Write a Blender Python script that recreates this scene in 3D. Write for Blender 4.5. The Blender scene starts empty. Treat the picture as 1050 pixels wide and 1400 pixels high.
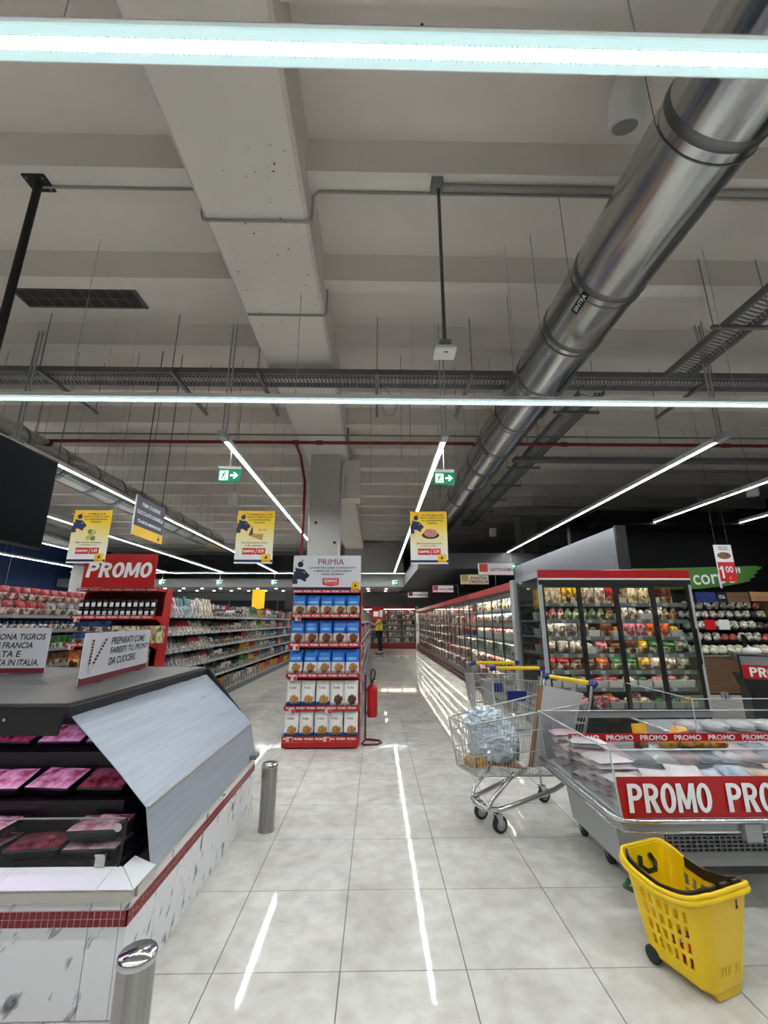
import bpy, bmesh, math, random
from mathutils import Matrix, Vector
random.seed(7)
scene = bpy.context.scene
COL = scene.collection
R = math.radians

# ------------------------------------------------------------------ camera, world, exposure
cam_d = bpy.data.cameras.new('camera')
cam = bpy.data.objects.new('camera', cam_d); COL.objects.link(cam)
cam.location = (0, 0, 1.4)
cam.rotation_euler = (R(90 + 14.476), 0, R(-1.05))
cam_d.sensor_fit = 'VERTICAL'; cam_d.sensor_height = 24.0
cam_d.lens = 24.0 * 581.0 / 1400.0
cam_d.clip_start = 0.05; cam_d.clip_end = 200
scene.camera = cam

world = bpy.data.worlds.new('world'); scene.world = world
world.use_nodes = True
world.node_tree.nodes['Background'].inputs[0].default_value = (0.75, 0.8, 0.9, 1)
world.node_tree.nodes['Background'].inputs[1].default_value = 0.05
vs = scene.view_settings
vs.view_transform = 'Standard'; vs.look = 'None'; vs.gamma = 1.0; vs.use_curve_mapping = False
vs.exposure = 1.5
LIGHT_POWER = 44.0

# ------------------------------------------------------------------ materials
def lin(c):
    return tuple((x / 255 / 12.92) if x / 255 <= 0.04045 else ((x / 255 + 0.055) / 1.055) ** 2.4 for x in c)
_M = {}
def mat(name, rgb, rough=0.5, metal=0.0, noise=0.0, scale=8.0, bump=0.0, rgb2=None, spec=0.5, detail=4.0, coat=0.0, stretch=None):
    if name in _M: return _M[name]
    m = bpy.data.materials.new(name); m.use_nodes = True
    nt = m.node_tree; b = nt.nodes['Principled BSDF']
    c = lin(rgb)
    b.inputs['Base Color'].default_value = (*c, 1)
    b.inputs['Roughness'].default_value = rough
    b.inputs['Metallic'].default_value = metal
    b.inputs['Specular IOR Level'].default_value = spec
    b.inputs['Coat Weight'].default_value = coat
    if noise or bump or rgb2:
        tc = nt.nodes.new('ShaderNodeTexCoord'); n = nt.nodes.new('ShaderNodeTexNoise')
        n.inputs['Scale'].default_value = scale; n.inputs['Detail'].default_value = detail
        src = tc.outputs['Object']
        if stretch:
            mp = nt.nodes.new('ShaderNodeMapping'); mp.inputs['Scale'].default_value = stretch
            nt.links.new(src, mp.inputs[0]); src = mp.outputs[0]
        nt.links.new(src, n.inputs['Vector'])
        if noise or rgb2:
            mx = nt.nodes.new('ShaderNodeMix'); mx.data_type = 'RGBA'
            c2 = lin(rgb2) if rgb2 else tuple(x * (1 - noise) for x in c)
            mx.inputs[6].default_value = (*c, 1); mx.inputs[7].default_value = (*c2, 1)
            rp = nt.nodes.new('ShaderNodeMapRange'); rp.inputs[1].default_value = 0.35; rp.inputs[2].default_value = 0.7
            nt.links.new(n.outputs[0], rp.inputs[0]); nt.links.new(rp.outputs[0], mx.inputs[0])
            nt.links.new(mx.outputs[2], b.inputs['Base Color'])
        if bump:
            bp = nt.nodes.new('ShaderNodeBump'); bp.inputs['Strength'].default_value = bump; bp.inputs['Distance'].default_value = 0.01
            nt.links.new(n.outputs[0], bp.inputs['Height']); nt.links.new(bp.outputs[0], b.inputs['Normal'])
    _M[name] = m
    return m
def emis(name, rgb, strength):
    if name in _M: return _M[name]
    m = bpy.data.materials.new(name); m.use_nodes = True
    b = m.node_tree.nodes['Principled BSDF']
    b.inputs['Base Color'].default_value = (*lin(rgb), 1)
    b.inputs['Emission Color'].default_value = (*lin(rgb), 1)
    b.inputs['Emission Strength'].default_value = strength
    _M[name] = m
    return m
def glass(name, tint=(235, 240, 240), refl=0.25, rough=0.02):
    """thin pane: clear with a fresnel reflection"""
    if name in _M: return _M[name]
    m = bpy.data.materials.new(name); m.use_nodes = True
    nt = m.node_tree; nt.nodes.remove(nt.nodes['Principled BSDF'])
    out = nt.nodes['Material Output']
    t = nt.nodes.new('ShaderNodeBsdfTransparent'); t.inputs[0].default_value = (*lin(tint), 1)
    g = nt.nodes.new('ShaderNodeBsdfGlossy'); g.inputs['Roughness'].default_value = rough
    lw = nt.nodes.new('ShaderNodeLayerWeight'); lw.inputs[0].default_value = 0.5
    pw_ = nt.nodes.new('ShaderNodeMath'); pw_.operation = 'POWER'; pw_.inputs[1].default_value = 5.0
    mm = nt.nodes.new('ShaderNodeMath'); mm.operation = 'MULTIPLY_ADD'; mm.inputs[1].default_value = 0.6; mm.inputs[2].default_value = refl * 0.2
    mx = nt.nodes.new('ShaderNodeMixShader')
    nt.links.new(lw.outputs['Facing'], pw_.inputs[0]); nt.links.new(pw_.outputs[0], mm.inputs[0]); nt.links.new(mm.outputs[0], mx.inputs[0])
    nt.links.new(t.outputs[0], mx.inputs[1]); nt.links.new(g.outputs[0], mx.inputs[2]); nt.links.new(mx.outputs[0], out.inputs[0])
    _M[name] = m
    return m
def nodes_mat(name, rough, fn, metal=0.0, spec=0.5):
    """fn(nt, bsdf) wires a colour"""
    if name in _M: return _M[name]
    m = bpy.data.materials.new(name); m.use_nodes = True
    b = m.node_tree.nodes['Principled BSDF']; b.inputs['Roughness'].default_value = rough
    b.inputs['Metallic'].default_value = metal; b.inputs['Specular IOR Level'].default_value = spec
    fn(m.node_tree, b); _M[name] = m
    return m
def ramp(nt, stops, constant=False):
    r = nt.nodes.new('ShaderNodeValToRGB'); e = r.color_ramp.elements
    if constant: r.color_ramp.interpolation = 'CONSTANT'
    e[0].position, e[0].color = stops[0][0], (*lin(stops[0][1]), 1)
    e[1].position, e[1].color = stops[1][0], (*lin(stops[1][1]), 1)
    for p, c in stops[2:]:
        k = e.new(p); k.color = (*lin(c), 1)
    return r

# ------------------------------------------------------------------ mesh builder
class MB:
    def __init__(self): self.v = []; self.f = []; self.m = []; self.s = []; self.M = None
    def add(self, vs_, fs, mi=0, smooth=False):
        o = len(self.v)
        if self.M is not None: vs_ = [tuple(self.M @ Vector(p)) for p in vs_]
        self.v += [tuple(p) for p in vs_]
        for f in fs: self.f.append([i + o for i in f]); self.m.append(mi); self.s.append(smooth)
        return self
    def box(self, x0, x1, y0, y1, z0, z1, mi=0):
        return self.add([(x0,y0,z0),(x1,y0,z0),(x1,y1,z0),(x0,y1,z0),(x0,y0,z1),(x1,y0,z1),(x1,y1,z1),(x0,y1,z1)],
                 [(0,3,2,1),(4,5,6,7),(0,1,5,4),(1,2,6,5),(2,3,7,6),(3,0,4,7)], mi)
    def hexa(self, p, mi=0):
        return self.add(p, [(0,3,2,1),(4,5,6,7),(0,1,5,4),(1,2,6,5),(2,3,7,6),(3,0,4,7)], mi)
    def quad(self, a, b, c, d, mi=0): return self.add([a, b, c, d], [(0,1,2,3)], mi)
    def slab(self, a, b, c, d, t, mi=0):
        """a quad given a thickness t along its normal"""
        a, b, c, d = map(Vector, (a, b, c, d)); n = (b - a).cross(d - a).normalized() * t
        return self.hexa([a - n, b - n, c - n, d - n, a, b, c, d], mi)
    def tube(self, pts, r, n=8, mi=0, closed=False, caps=True):
        P = [Vector(p) for p in pts]; N = len(P); vs_ = []; prev = None
        for i, p in enumerate(P):
            if closed: d = P[(i + 1) % N] - P[i - 1]
            else: d = P[min(i + 1, N - 1)] - P[max(i - 1, 0)]
            if d.length < 1e-9: d = Vector((0, 0, 1))
            d.normalize()
            if prev is None:
                a = Vector((0, 0, 1)) if abs(d.z) < 0.9 else Vector((1, 0, 0))
                u = d.cross(a).normalized()
            else:
                u = (prev - d * prev.dot(d))
                u = u.normalized() if u.length > 1e-6 else d.cross(Vector((0.3, 0.5, 0.8))).normalized()
            prev = u; w = d.cross(u)
            rr = r[i] if isinstance(r, (list, tuple)) else r
            vs_ += [p + (u * math.cos(2*math.pi*k/n) + w * math.sin(2*math.pi*k/n)) * rr for k in range(n)]
        fs = []
        for i in range(N if closed else N - 1):
            j = (i + 1) % N
            fs += [(i*n + k, i*n + (k+1) % n, j*n + (k+1) % n, j*n + k) for k in range(n)]
        self.add(vs_, fs, mi, n > 4)
        if caps and not closed:
            self.add(vs_[:n], [tuple(range(n))[::-1]], mi); self.add(vs_[-n:], [tuple(range(n))], mi)
        return self
    def lathe(self, prof, n=16, mi=0, c=(0,0,0), smooth=True, cap=True):
        vs_ = []
        for r, z in prof: vs_ += [(c[0] + r*math.cos(2*math.pi*k/n), c[1] + r*math.sin(2*math.pi*k/n), c[2] + z) for k in range(n)]
        L = len(prof)
        self.add(vs_, [(i*n+k, i*n+(k+1)%n, (i+1)*n+(k+1)%n, (i+1)*n+k) for i in range(L-1) for k in range(n)], mi, smooth)
        if cap:
            self.add(vs_[:n], [tuple(range(n))[::-1]], mi); self.add(vs_[-n:], [tuple(range(n))], mi)
        return self
    def prism(self, poly, y0, y1, mi=0):
        """polygon in XZ (counter-clockwise seen from -Y) extruded along Y"""
        n = len(poly)
        vs_ = [(x, y0, z) for x, z in poly] + [(x, y1, z) for x, z in poly]
        fs = [tuple(range(n)), tuple(range(2*n-1, n-1, -1))] + [(i, i+n, (i+1)%n+n, (i+1)%n) for i in range(n)]
        return self.add(vs_, fs, mi)
    def prism_x(self, poly, x0, x1, mi=0):
        """polygon in YZ extruded along X"""
        n = len(poly)
        vs_ = [(x0, y, z) for y, z in poly] + [(x1, y, z) for y, z in poly]
        fs = [tuple(range(n))[::-1], tuple(range(n, 2*n))] + [(i, (i+1)%n, (i+1)%n+n, i+n) for i in range(n)]
        return self.add(vs_, fs, mi)
    def ell(self, c, rx, ry, rz, n=10, m=6, mi=0):
        vs_ = [(c[0], c[1], c[2]-rz)]; 
        for i in range(1, m):
            t = math.pi * i / m
            vs_ += [(c[0]+rx*math.sin(t)*math.cos(2*math.pi*k/n), c[1]+ry*math.sin(t)*math.sin(2*math.pi*k/n), c[2]-rz*math.cos(t)) for k in range(n)]
        vs_.append((c[0], c[1], c[2]+rz)); L = len(vs_) - 1
        fs = [(0, 1+(k+1)%n, 1+k) for k in range(n)] + [(L, L-n+k, L-n+(k+1)%n) for k in range(n)]
        for i in range(m-2): fs += [(1+i*n+k, 1+i*n+(k+1)%n, 1+(i+1)*n+(k+1)%n, 1+(i+1)*n+k) for k in range(n)]
        return self.add(vs_, fs, mi, True)
    def mesh(self, name, mats, bevel=0.0, fix=False):
        me = bpy.data.meshes.new(name); me.from_pydata(self.v, [], self.f)
        for m in (mats if isinstance(mats, (list, tuple)) else [mats]): me.materials.append(m)
        me.polygons.foreach_set('material_index', self.m); me.polygons.foreach_set('use_smooth', self.s)
        if bevel or fix:
            bm = bmesh.new(); bm.from_mesh(me)
            if fix: bmesh.ops.recalc_face_normals(bm, faces=bm.faces)
            if bevel: bmesh.ops.bevel(bm, geom=list(bm.edges), offset=bevel, segments=1, affect='EDGES', clamp_overlap=True)
            bm.to_mesh(me); bm.free()
        me.update()
        return me
    def build(self, name, mats, parent=None, loc=(0,0,0), rz=0.0, bevel=0.0, fix=False):
        return put(name, self.mesh(name, mats, bevel, fix), parent, loc, rz)
def put(name, me, parent=None, loc=(0,0,0), rz=0.0, rot=None):
    o = bpy.data.objects.new(name, me); COL.objects.link(o)
    o.location = loc
    if rot: o.rotation_euler = rot
    elif rz: o.rotation_euler = (0, 0, rz)
    if parent is not None: o.parent = parent
    return o
def tag(o, label, cat, group=None):
    o['label'] = label; o['category'] = cat
    if group: o['group'] = group
    return o
def thing(name, label, cat, loc=(0,0,0), rz=0.0, group=None):
    o = put(name, None, None, loc, rz); o.empty_display_size = 0.1
    return tag(o, label, cat, group)
def struct(o, label=None):
    o['kind'] = 'structure'
    if label: o['label'] = label
    return o
def stuff(o, label=None, cat=None):
    o['kind'] = 'stuff'
    if label: o['label'] = label
    if cat: o['category'] = cat
    return o
ORD = ['first', 'second', 'third', 'fourth', 'fifth', 'sixth', 'seventh', 'eighth', 'ninth', 'tenth', 'eleventh', 'twelfth', 'thirteenth', 'fourteenth', 'fifteenth', 'sixteenth', 'seventeenth', 'eighteenth', 'nineteenth', 'twentieth']
def nth(i): return ORD[i] if i < len(ORD) else '%dth' % (i + 1)

def text(parent, body, w, x, z, y, m, h=None, bold=0.0, shear=0.0, align='C', name='lettering'):
    """flat printed words in the XZ plane facing -Y, fitted to width w (and height h), centred on x (or left edge at x), z"""
    cu = bpy.data.curves.new('t', 'FONT'); cu.body = body; cu.size = 1; cu.offset = min(bold, 0.02); cu.shear = shear
    cu.align_x = 'CENTER' if align == 'C' else 'LEFT'; cu.resolution_u = 3; cu.space_line = 0.95
    ob = bpy.data.objects.new('t', cu)
    me = bpy.data.meshes.new_from_object(ob)
    bpy.data.objects.remove(ob); bpy.data.curves.remove(cu)
    xs = [v.co.x for v in me.vertices]; ys = [v.co.y for v in me.vertices]
    x0, x1, y0, y1 = min(xs), max(xs), min(ys), max(ys)
    sx = w / (x1 - x0); sz = (h / (y1 - y0)) if h else sx
    ax = (x0 + x1) / 2 if align == 'C' else x0
    for v in me.vertices: v.co = ((v.co.x - ax) * sx, 0, (v.co.y - (y0 + y1) / 2) * sz)
    me.materials.clear(); me.materials.append(m); me.name = 'lettering'
    return put(name, me, parent, (x, y, z))
def promo(parent, w, x, z, y, h, m, lean=0.0):
    """heavy block capitals PROMO, centred on x, z"""
    u = w / 5.3; st = u * 0.30; mb = MB(); k = [0]
    def P_(a, b): return (x - w/2 + a + lean * (b - h/2), y - k[0] * 0.00008, z - h/2 + b)
    def quad(*p): mb.add([P_(*q) for q in p], [(0, 1, 2, 3)]); k[0] += 1
    def arc(cx, cz, rx, rz_, t, a0, a1, n=14):
        for i in range(n):
            p, q = a0 + (a1 - a0) * i / n, a0 + (a1 - a0) * (i + 1) / n
            f = lambda a, o: (cx + (rx - o) * math.cos(a), cz + (rz_ - o * 0.85) * math.sin(a))
            mb.add([P_(*f(p, 0)), P_(*f(q, 0)), P_(*f(q, t)), P_(*f(p, t))], [(0, 1, 2, 3)])
    def bowl(o):
        quad((o, 0), (o + st, 0), (o + st, h), (o, h)); r = h * 0.29
        quad((o + st, h - st*.85), (o + u*.45, h - st*.85), (o + u*.45, h), (o + st, h)); quad((o + st, h - 2*r), (o + u*.45, h - 2*r), (o + u*.45, h - 2*r + st*.85), (o + st, h - 2*r + st*.85))
        arc(o + u*.45, h - r, u*.47, r, st, -math.pi/2, math.pi/2)
    bowl(0.0); o = u * 1.03; bowl(o); quad((o + u*.62, 0), (o + u*.97, 0), (o + u*.66, h*.45), (o + u*.34, h*.45))
    for o in (u * 2.06, u * 4.34): arc(o + u*.48, h/2, u*.48, h*.515, st, 0, 2*math.pi, 32)
    o = u * 3.10; W = u * 1.18
    quad((o, 0), (o + st*.9, 0), (o + st*.9, h), (o, h)); quad((o + W - st*.9, 0), (o + W, 0), (o + W, h), (o + W - st*.9, h))
    quad((o + W*.40, h*.12), (o + W*.60, h*.12), (o + st*1.1, h), (o, h)); quad((o + W*.40, h*.12), (o + W*.60, h*.12), (o + W, h), (o + W - st*1.1, h))
    return mb.build('lettering', m, parent)
def disc(mb, x, z, rx, rz_, y, mi=0, n=20):
    mb.add([(x + rx*math.cos(2*math.pi*k/n), y, z + rz_*math.sin(2*math.pi*k/n)) for k in range(n)], [tuple(range(n))], mi)
def rect(mb, x0, x1, z0, z1, y, mi=0): mb.quad((x0,y,z0),(x1,y,z0),(x1,y,z1),(x0,y,z1), mi)
def emblem(parent, x, z, s, y, m, eye=None):
    """big-cat head in profile under an apple, printed; s = height"""
    P = [(185,210),(215,222),(290,235),(325,275),(352,300),(340,325),(310,345),(318,365),(300,378),(280,365),(240,345),(205,355),(222,370),(215,400),(160,402),(158,330),(175,290),(165,262),(190,262)]
    k = s / 290.0
    mb = MB(); mb.add([(x + (px-250)*k, y, z - (py-262)*k) for px, py in P][::-1], [tuple(range(len(P)))])
    disc(mb, x + (243-250)*k, z - (178-262)*k, 33*k, 34*k, y)
    mb.add([(x+(a-250)*k, y, z-(b-262)*k) for a, b in ((250,148),(258,133),(282,118),(272,136))], [(0,3,2,1)])
    o = mb.build('emblem', m, parent)
    if eye:
        e = MB(); e.add([(x+(a-250)*k, y-0.001, z-(b-262)*k) for a, b in ((275,262),(290,266),(302,277),(288,275))], [(0,3,2,1)]); e.build('eye', eye, o)
    return o

# common materials
WHITE = mat('white_paint', (226, 226, 224), 0.45)
STEEL = mat('brushed_steel', (168, 167, 165), 0.28, 1.0, noise=0.3, scale=60, stretch=(1, 1, 0.03))
CHROME = mat('chrome', (205, 207, 208), 0.16, 1.0)
WIRE = mat('zinc_wire', (190, 192, 192), 0.3, 0.9)
DARK = mat('black_plastic', (18, 18, 20), 0.4)
BLACK = mat('black_paint', (12, 12, 14), 0.55)
GREY = mat('grey_metal', (128, 129, 130), 0.45, 0.6)
LGREY = mat('light_grey_metal', (176, 178, 180), 0.42, 0.3)
RED = mat('red_enamel', (174, 14, 20), 0.35, noise=0.06, scale=3)
DRED = mat('dark_red_enamel', (108, 11, 16), 0.4)
NAVY = mat('navy_print', (27, 30, 62), 0.5)
YEL = mat('yellow_print', (240, 190, 20), 0.5)
WHT = mat('white_print', (236, 236, 238), 0.5)
INK = mat('dark_ink', (30, 28, 34), 0.6)
MAROON = mat('maroon_print', (110, 20, 36), 0.5)
PRED = mat('red_print', (208, 24, 34), 0.45)
RUBBER = mat('rubber', (38, 38, 40), 0.7)
ACRYL = glass('acrylic', (238, 240, 242), 0.2)
GLASS = glass('glass', (226, 234, 232), 0.25)
GDARK = glass('smoked_glass', (150, 156, 156), 0.3)
LAMP = emis('lamp_white', (246, 250, 250), LIGHT_POWER)
# ------------------------------------------------------------------ the hall
X0, X1, Y0, Y1 = -15.0, 13.0, -7.0, 24.6
SOFFIT, RIBZ, BEAMZ = 5.40, 5.08, 4.75

def tile_fn(nt, b):
    tc = nt.nodes.new('ShaderNodeTexCoord'); geo = nt.nodes.new('ShaderNodeNewGeometry')
    n1 = nt.nodes.new('ShaderNodeTexNoise'); n1.inputs['Scale'].default_value = 2.2; n1.inputs['Detail'].default_value = 7; n1.inputs['Distortion'].default_value = 1.2
    n2 = nt.nodes.new('ShaderNodeTexNoise'); n2.inputs['Scale'].default_value = 11; n2.inputs['Detail'].default_value = 5
    nt.links.new(geo.outputs['Position'], n1.inputs['Vector']); nt.links.new(geo.outputs['Position'], n2.inputs['Vector'])
    r = ramp(nt, [(0.3, (192, 189, 184)), (0.55, (208, 206, 201)), (0.75, (220, 218, 213))])
    nt.links.new(n1.outputs[0], r.inputs[0])
    mx = nt.nodes.new('ShaderNodeMix'); mx.data_type = 'RGBA'; mx.blend_type = 'MULTIPLY'; mx.inputs[0].default_value = 0.35
    r2 = ramp(nt, [(0.35, (205, 200, 192)), (0.6, (255, 255, 255))])
    nt.links.new(n2.outputs[0], r2.inputs[0]); nt.links.new(r.outputs[0], mx.inputs[6]); nt.links.new(r2.outputs[0], mx.inputs[7])
    b.inputs['Specular IOR Level'].default_value = 0.3
    nt.links.new(mx.outputs[2], b.inputs['Base Color'])
    bp = nt.nodes.new('ShaderNodeBump'); bp.inputs['Strength'].default_value = 0.03; bp.inputs['Distance'].default_value = 0.01
    nt.links.new(n2.outputs[0], bp.inputs['Height']); nt.links.new(bp.outputs[0], b.inputs['Normal'])
TILE = nodes_mat('stone_tile', 0.04, tile_fn)
GROUT = mat('grout', (120, 117, 110), 0.8)
floor = struct(MB().box(X0, X1, Y0, Y1, -0.12, -0.004).build('floor', GROUT))
TW, TD, TX, TY, GAP = 0.525, 0.552, -0.142, 2.178, 0.0025
tm = MB().box(GAP, TW - GAP, GAP, TD - GAP, -0.004, 0.0).mesh('tile', TILE)
near = set(); cells = []
for j in range(-3, 40):
    for i in range(-26, 24):
        x, y = TX + i * TW, TY + j * TD
        if x < X0 or x + TW > X1 or y < Y0 or y + TD > Y1: continue
        yc = y + TD / 2; xc = x + TW / 2
        vis = 1.3 < yc < 17 and -1.5 < xc < min(2.3, yc * 1.0 + 0.4) or (-3.1 < xc < -1.0 and 5 < yc < 12) or (2.2 < xc < 8 and 3.2 < yc < 8.6 and xc < yc * 0.95)
        cells.append((0 if vis else 1, math.hypot(xc, yc), i, j, x, y))
cells.sort()
for k, (vis, d, i, j, x, y) in enumerate(cells[:300]):
    if vis: break
    put('tile', tm, floor, (x, y, 0)); near.add((i, j))
rest = MB()
for j in range(-16, 42):
    for i in range(-29, 26):
        if (i, j) in near: continue
        x, y = max(TX + i * TW, X0), max(TY + j * TD, Y0)
        xe, ye = min(TX + (i + 1) * TW, X1), min(TY + (j + 1) * TD, Y1)
        if xe - x < 0.02 or ye - y < 0.02: continue
        rest.box(x + GAP, xe - GAP, y + GAP, ye - GAP, -0.004, 0.0)
stuff(rest.build('tile_field', TILE, floor))

CONC = mat('painted_concrete', (226, 219, 212), 0.75, noise=0.10, scale=1.2, bump=0.08)
CONCL = mat('painted_beam', (222, 216, 209), 0.7, noise=0.07, scale=1.6, bump=0.06)
ceil = struct(MB().box(X0, X1, Y0, Y1, SOFFIT, SOFFIT + 0.2).build('ceiling', CONC))
k = 0
rib_m = MB().prism_x([(0, 0), (0.18, 0), (0.21, SOFFIT - RIBZ), (-0.03, SOFFIT - RIBZ)], X0, X1).mesh('rib', CONCL, fix=True)
y = 2.76 - 1.187 * 8
while y < Y1 - 0.3:
    put('rib', rib_m, ceil, (0, y, RIBZ)); y += 1.187
b = MB(); b.prism([(-1.46, BEAMZ), (-0.63, BEAMZ), (-0.60, BEAMZ + 0.03), (-0.60, SOFFIT), (-1.49, SOFFIT), (-1.49, BEAMZ + 0.03)], Y0, Y1, 0)
b.build('beam', CONCL, ceil, fix=True)
# soffit panel joints: fine hanging wires and speckled anchor holes
anch = MB()
for _ in range(90):
    ax, ay = random.uniform(-1.4, -0.66), random.uniform(2.2, 4.4)
    r_ = random.choice([0.003, 0.004, 0.005, 0.008])
    anch.add([(ax + r_*math.cos(t), ay + r_*math.sin(t), BEAMZ - 0.001) for t in (5.2, 4.2, 3.1, 2.1, 1.0, 0)], [(0,1,2,3,4,5)])
anch.build('anchor_holes', INK, ceil)
sh = MB()
for (u, yy) in ((-0.45, 3.1), (-0.45, 3.16), (0.02, 3.1), (0.03, 3.2), (2.9, 3.3), (3.0, 3.4), (0.3, 2.0)):
    sh.add([(u + 0.012*math.cos(t), yy + 0.012*math.sin(t), SOFFIT - 0.001) for t in (5.2, 4.2, 3.1, 2.1, 1.0, 0)], [(0,1,2,3,4,5)])
sh.build('soffit_holes', INK, ceil)

BLUEW = mat('blue_wall', (38, 60, 104), 0.6, noise=0.1, scale=0.6)
GREYW = mat('grey_wall', (140, 140, 140), 0.7, noise=0.05, scale=0.8)
DARKW = mat('charcoal_wall', (34, 36, 44), 0.6)
BLKW = mat('black_wall', (4, 4, 5), 0.8, spec=0.2)
struct(MB().box(X0 - 0.2, X0, Y0, Y1, 0, SOFFIT).build('wall_left', BLUEW))
struct(MB().box(X1, X1 + 0.2, Y0, Y1, 0, SOFFIT).build('wall_right', BLKW))
wb = struct(MB().box(X0, X1, Y1, Y1 + 0.2, 0, SOFFIT).build('wall_back', GREYW))
struct(MB().box(X0, X1, Y0 - 0.2, Y0, 0, SOFFIT).build('wall_front', GREYW))
# dark glazed band low on the back wall, left of the middle
for i in range(9):
    MB().box(-13.6 + i * 1.35, -12.32 + i * 1.35, Y1 - 0.06, Y1 - 0.001, 0.02, 2.55).build('panel', DARKW, wb)
# lowered ceiling in front of the back wall with its fascia, and the deeper one above the fridge aisle
low = struct(MB().box(-14.9, 1.28, 20.3, Y1, 2.98, 3.35).build('trim_1', GREYW), 'pale lowered ceiling before the back wall')
for i in range(16):
    for j in range(2):
        MB().lathe([(0.07, 0), (0.075, 0.006), (0.05, 0.012)], 10, 0, (-13 + i * 0.9, 21.2 + j * 1.6, 2.968)).build('spotlight', emis('spot', (255, 250, 240), 6), low)
fas = struct(MB().box(-1.5, 1.28, 20.0, 20.28, 2.98, RIBZ).build('trim_2', mat('pale_fascia', (176, 176, 176), 0.7)), 'pale bulkhead at the end of the aisle')
struct(MB().box(1.3, 7.0, 13.2, Y1, 3.0, 3.5).build('trim_3', mat('dark_soffit', (92, 92, 93), 0.7)), 'dark lowered ceiling over the far end of the fridge aisle')

def column(x, y, w, top, label):
    o = MB().box(x - w/2, x + w/2, y, y + w, 0, top).build('column', mat('column_paint', (188, 187, 185), 0.6, noise=0.05, scale=2), bevel=0.012)
    struct(o, label); return o
c1 = column(-1.05, 8.23, 0.60, BEAMZ, 'white square column under the big beam, behind the endcap')
capm = MB(); 
for (u, z) in ((-1.28, 2.62), (-0.82, 2.9), (-1.2, 3.3)): capm.tube([(u, 8.232, z), (u, 8.222, z)], 0.03, 10)
capm.build('socket', INK, c1)
column(5.55, 15.0, 0.62, SOFFIT, 'white column behind the fridge row on the right')
c3 = column(-11.2, 16.4, 0.75, SOFFIT, 'white column on the far left before the blue wall')
MB().box(-0.7, -0.35, 8.55, 8.95, 3.9, BEAMZ).build('bracket', CONCL, c1)

# grey partition behind the fridge and the black produce bay
part = struct(MB().box(4.30, 4.42, 7.45, 13.2, 0, 3.06).build('wall_partition', mat('partition_grey', (140, 141, 146), 0.7)))
MB().box(4.29, 4.47, 7.38, 7.45, 0, 3.08).build('edge_post', BLACK, part)
struct(MB().box(4.47, X1, 9.55, 9.7, 0, 3.75).build('wall_produce', BLKW))
struct(MB().box(4.8, X1, 8.9, 9.5, 3.45, 3.75).build('trim_4', BLKW), 'black boxed beam above the produce wall')

# ------------------------------------------------------------------ strip lights
LIGHTZ = 3.5
def strip_y(x, y0, y1, label, hang=True):
    t = thing('strip_light', label, 'light', (x, y0, LIGHTZ), 0, 'linear ceiling lights running down the aisles')
    L = y1 - y0
    MB().prism([(-0.036, 0), (0.036, 0), (0.028, 0.06), (-0.028, 0.06)], 0, L).build('housing', WHITE, t, fix=True)
    MB().box(-0.0135, 0.0135, 0.12, L - 0.03, -0.008, 0.0).build('diffuser', LAMP, t)
    for s in (-1, 1): MB().box(min(s*0.0136, s*0.032), max(s*0.0136, s*0.032), 0.12, L - 0.03, -0.007, 0.0).build('lens_wing', emis('lamp_lens', (235, 246, 248), 0.9), t)
    MB().box(-0.04, 0.04, -0.06, 0.1, -0.012, 0.065).build('end_cap', LGREY, t)
    for yy in ([0.03] + [3.0 * i for i in range(1, int(L / 3) + 1)]):
        rd = MB()
        if yy < 0.1:
            rd.box(-0.03, -0.018, yy - 0.012, yy + 0.012, 0.06, SOFFIT - LIGHTZ - 0.32); rd.box(0.018, 0.03, yy - 0.012, yy + 0.012, 0.06, SOFFIT - LIGHTZ - 0.32)
        else: rd.tube([(0, yy, 0.06), (0, yy, SOFFIT - LIGHTZ)], 0.004, 5)
        rd.build('hanger', LGREY, t)
    return t
strip_y(0.80, 4.62, 19.0, 'strip light running straight down above the centre of the tiled aisle')
strip_y(-1.81, 4.66, 19.0, 'strip light just left of the big beam, over the shelf aisle')
strip_y(4.10, 4.58, 13.1, 'long strip light above the camera-facing fridge, ending by the white column')
strip_y(-4.40, 4.85, 19.0, 'strip light starting behind the black screen on the left')
strip_y(-6.75, 4.85, 19.0, 'strip light passing between the apple poster and the black screen')
strip_y(-9.2, 4.85, 19.0, 'strip light low on the far left below the black screen')
strip_y(-12.0, 4.85, 19.0, 'outermost left strip light before the blue wall')
strip_y(6.05, 4.6, 9.0, 'upper strip light before the black produce wall')
strip_y(7.95, 4.6, 9.0, 'lower strip light before the black produce wall')
def strip_x(y, x0, x1, w, label):
    t = thing('strip_light', label, 'light', (x0, y, LIGHTZ), 0, 'linear ceiling lights running across the hall')
    L = x1 - x0
    MB().prism_x([(-w/2 - 0.012, 0), (w/2 + 0.012, 0), (w/2 - 0.01, 0.05), (-w/2 + 0.01, 0.05)], 0, L).build('housing', WHITE, t, fix=True)
    MB().box(0.02, L - 0.02, -w*0.17, w*0.17, -0.010, 0.0).build('diffuser', LAMP, t)
    lens = emis('lamp_edge', (196, 226, 228), 0.26 if w > 0.1 else 0.8)
    for s in (-1, 1): MB().box(0.02, L - 0.02, min(s*w*0.18, s*w*0.5), max(s*w*0.18, s*w*0.5), -0.014, -0.001).build('lens_wing', lens, t)
    fins = MB()
    for i in range(int(1.6 * 2 / 0.02)):
        xx = -x0 - 1.6 + i * 0.02
        fins.box(xx, xx + 0.003, -w*0.24, w*0.24, -0.016, -0.0101)
    fins.build('louvre', WHITE, t)
    i = 0.6
    while i < L:
        MB().tube([(i, 0, 0.05), (i, 0, SOFFIT - LIGHTZ)], 0.003, 5).build('hanger', LGREY, t); i += 2.2
    return t
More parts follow.
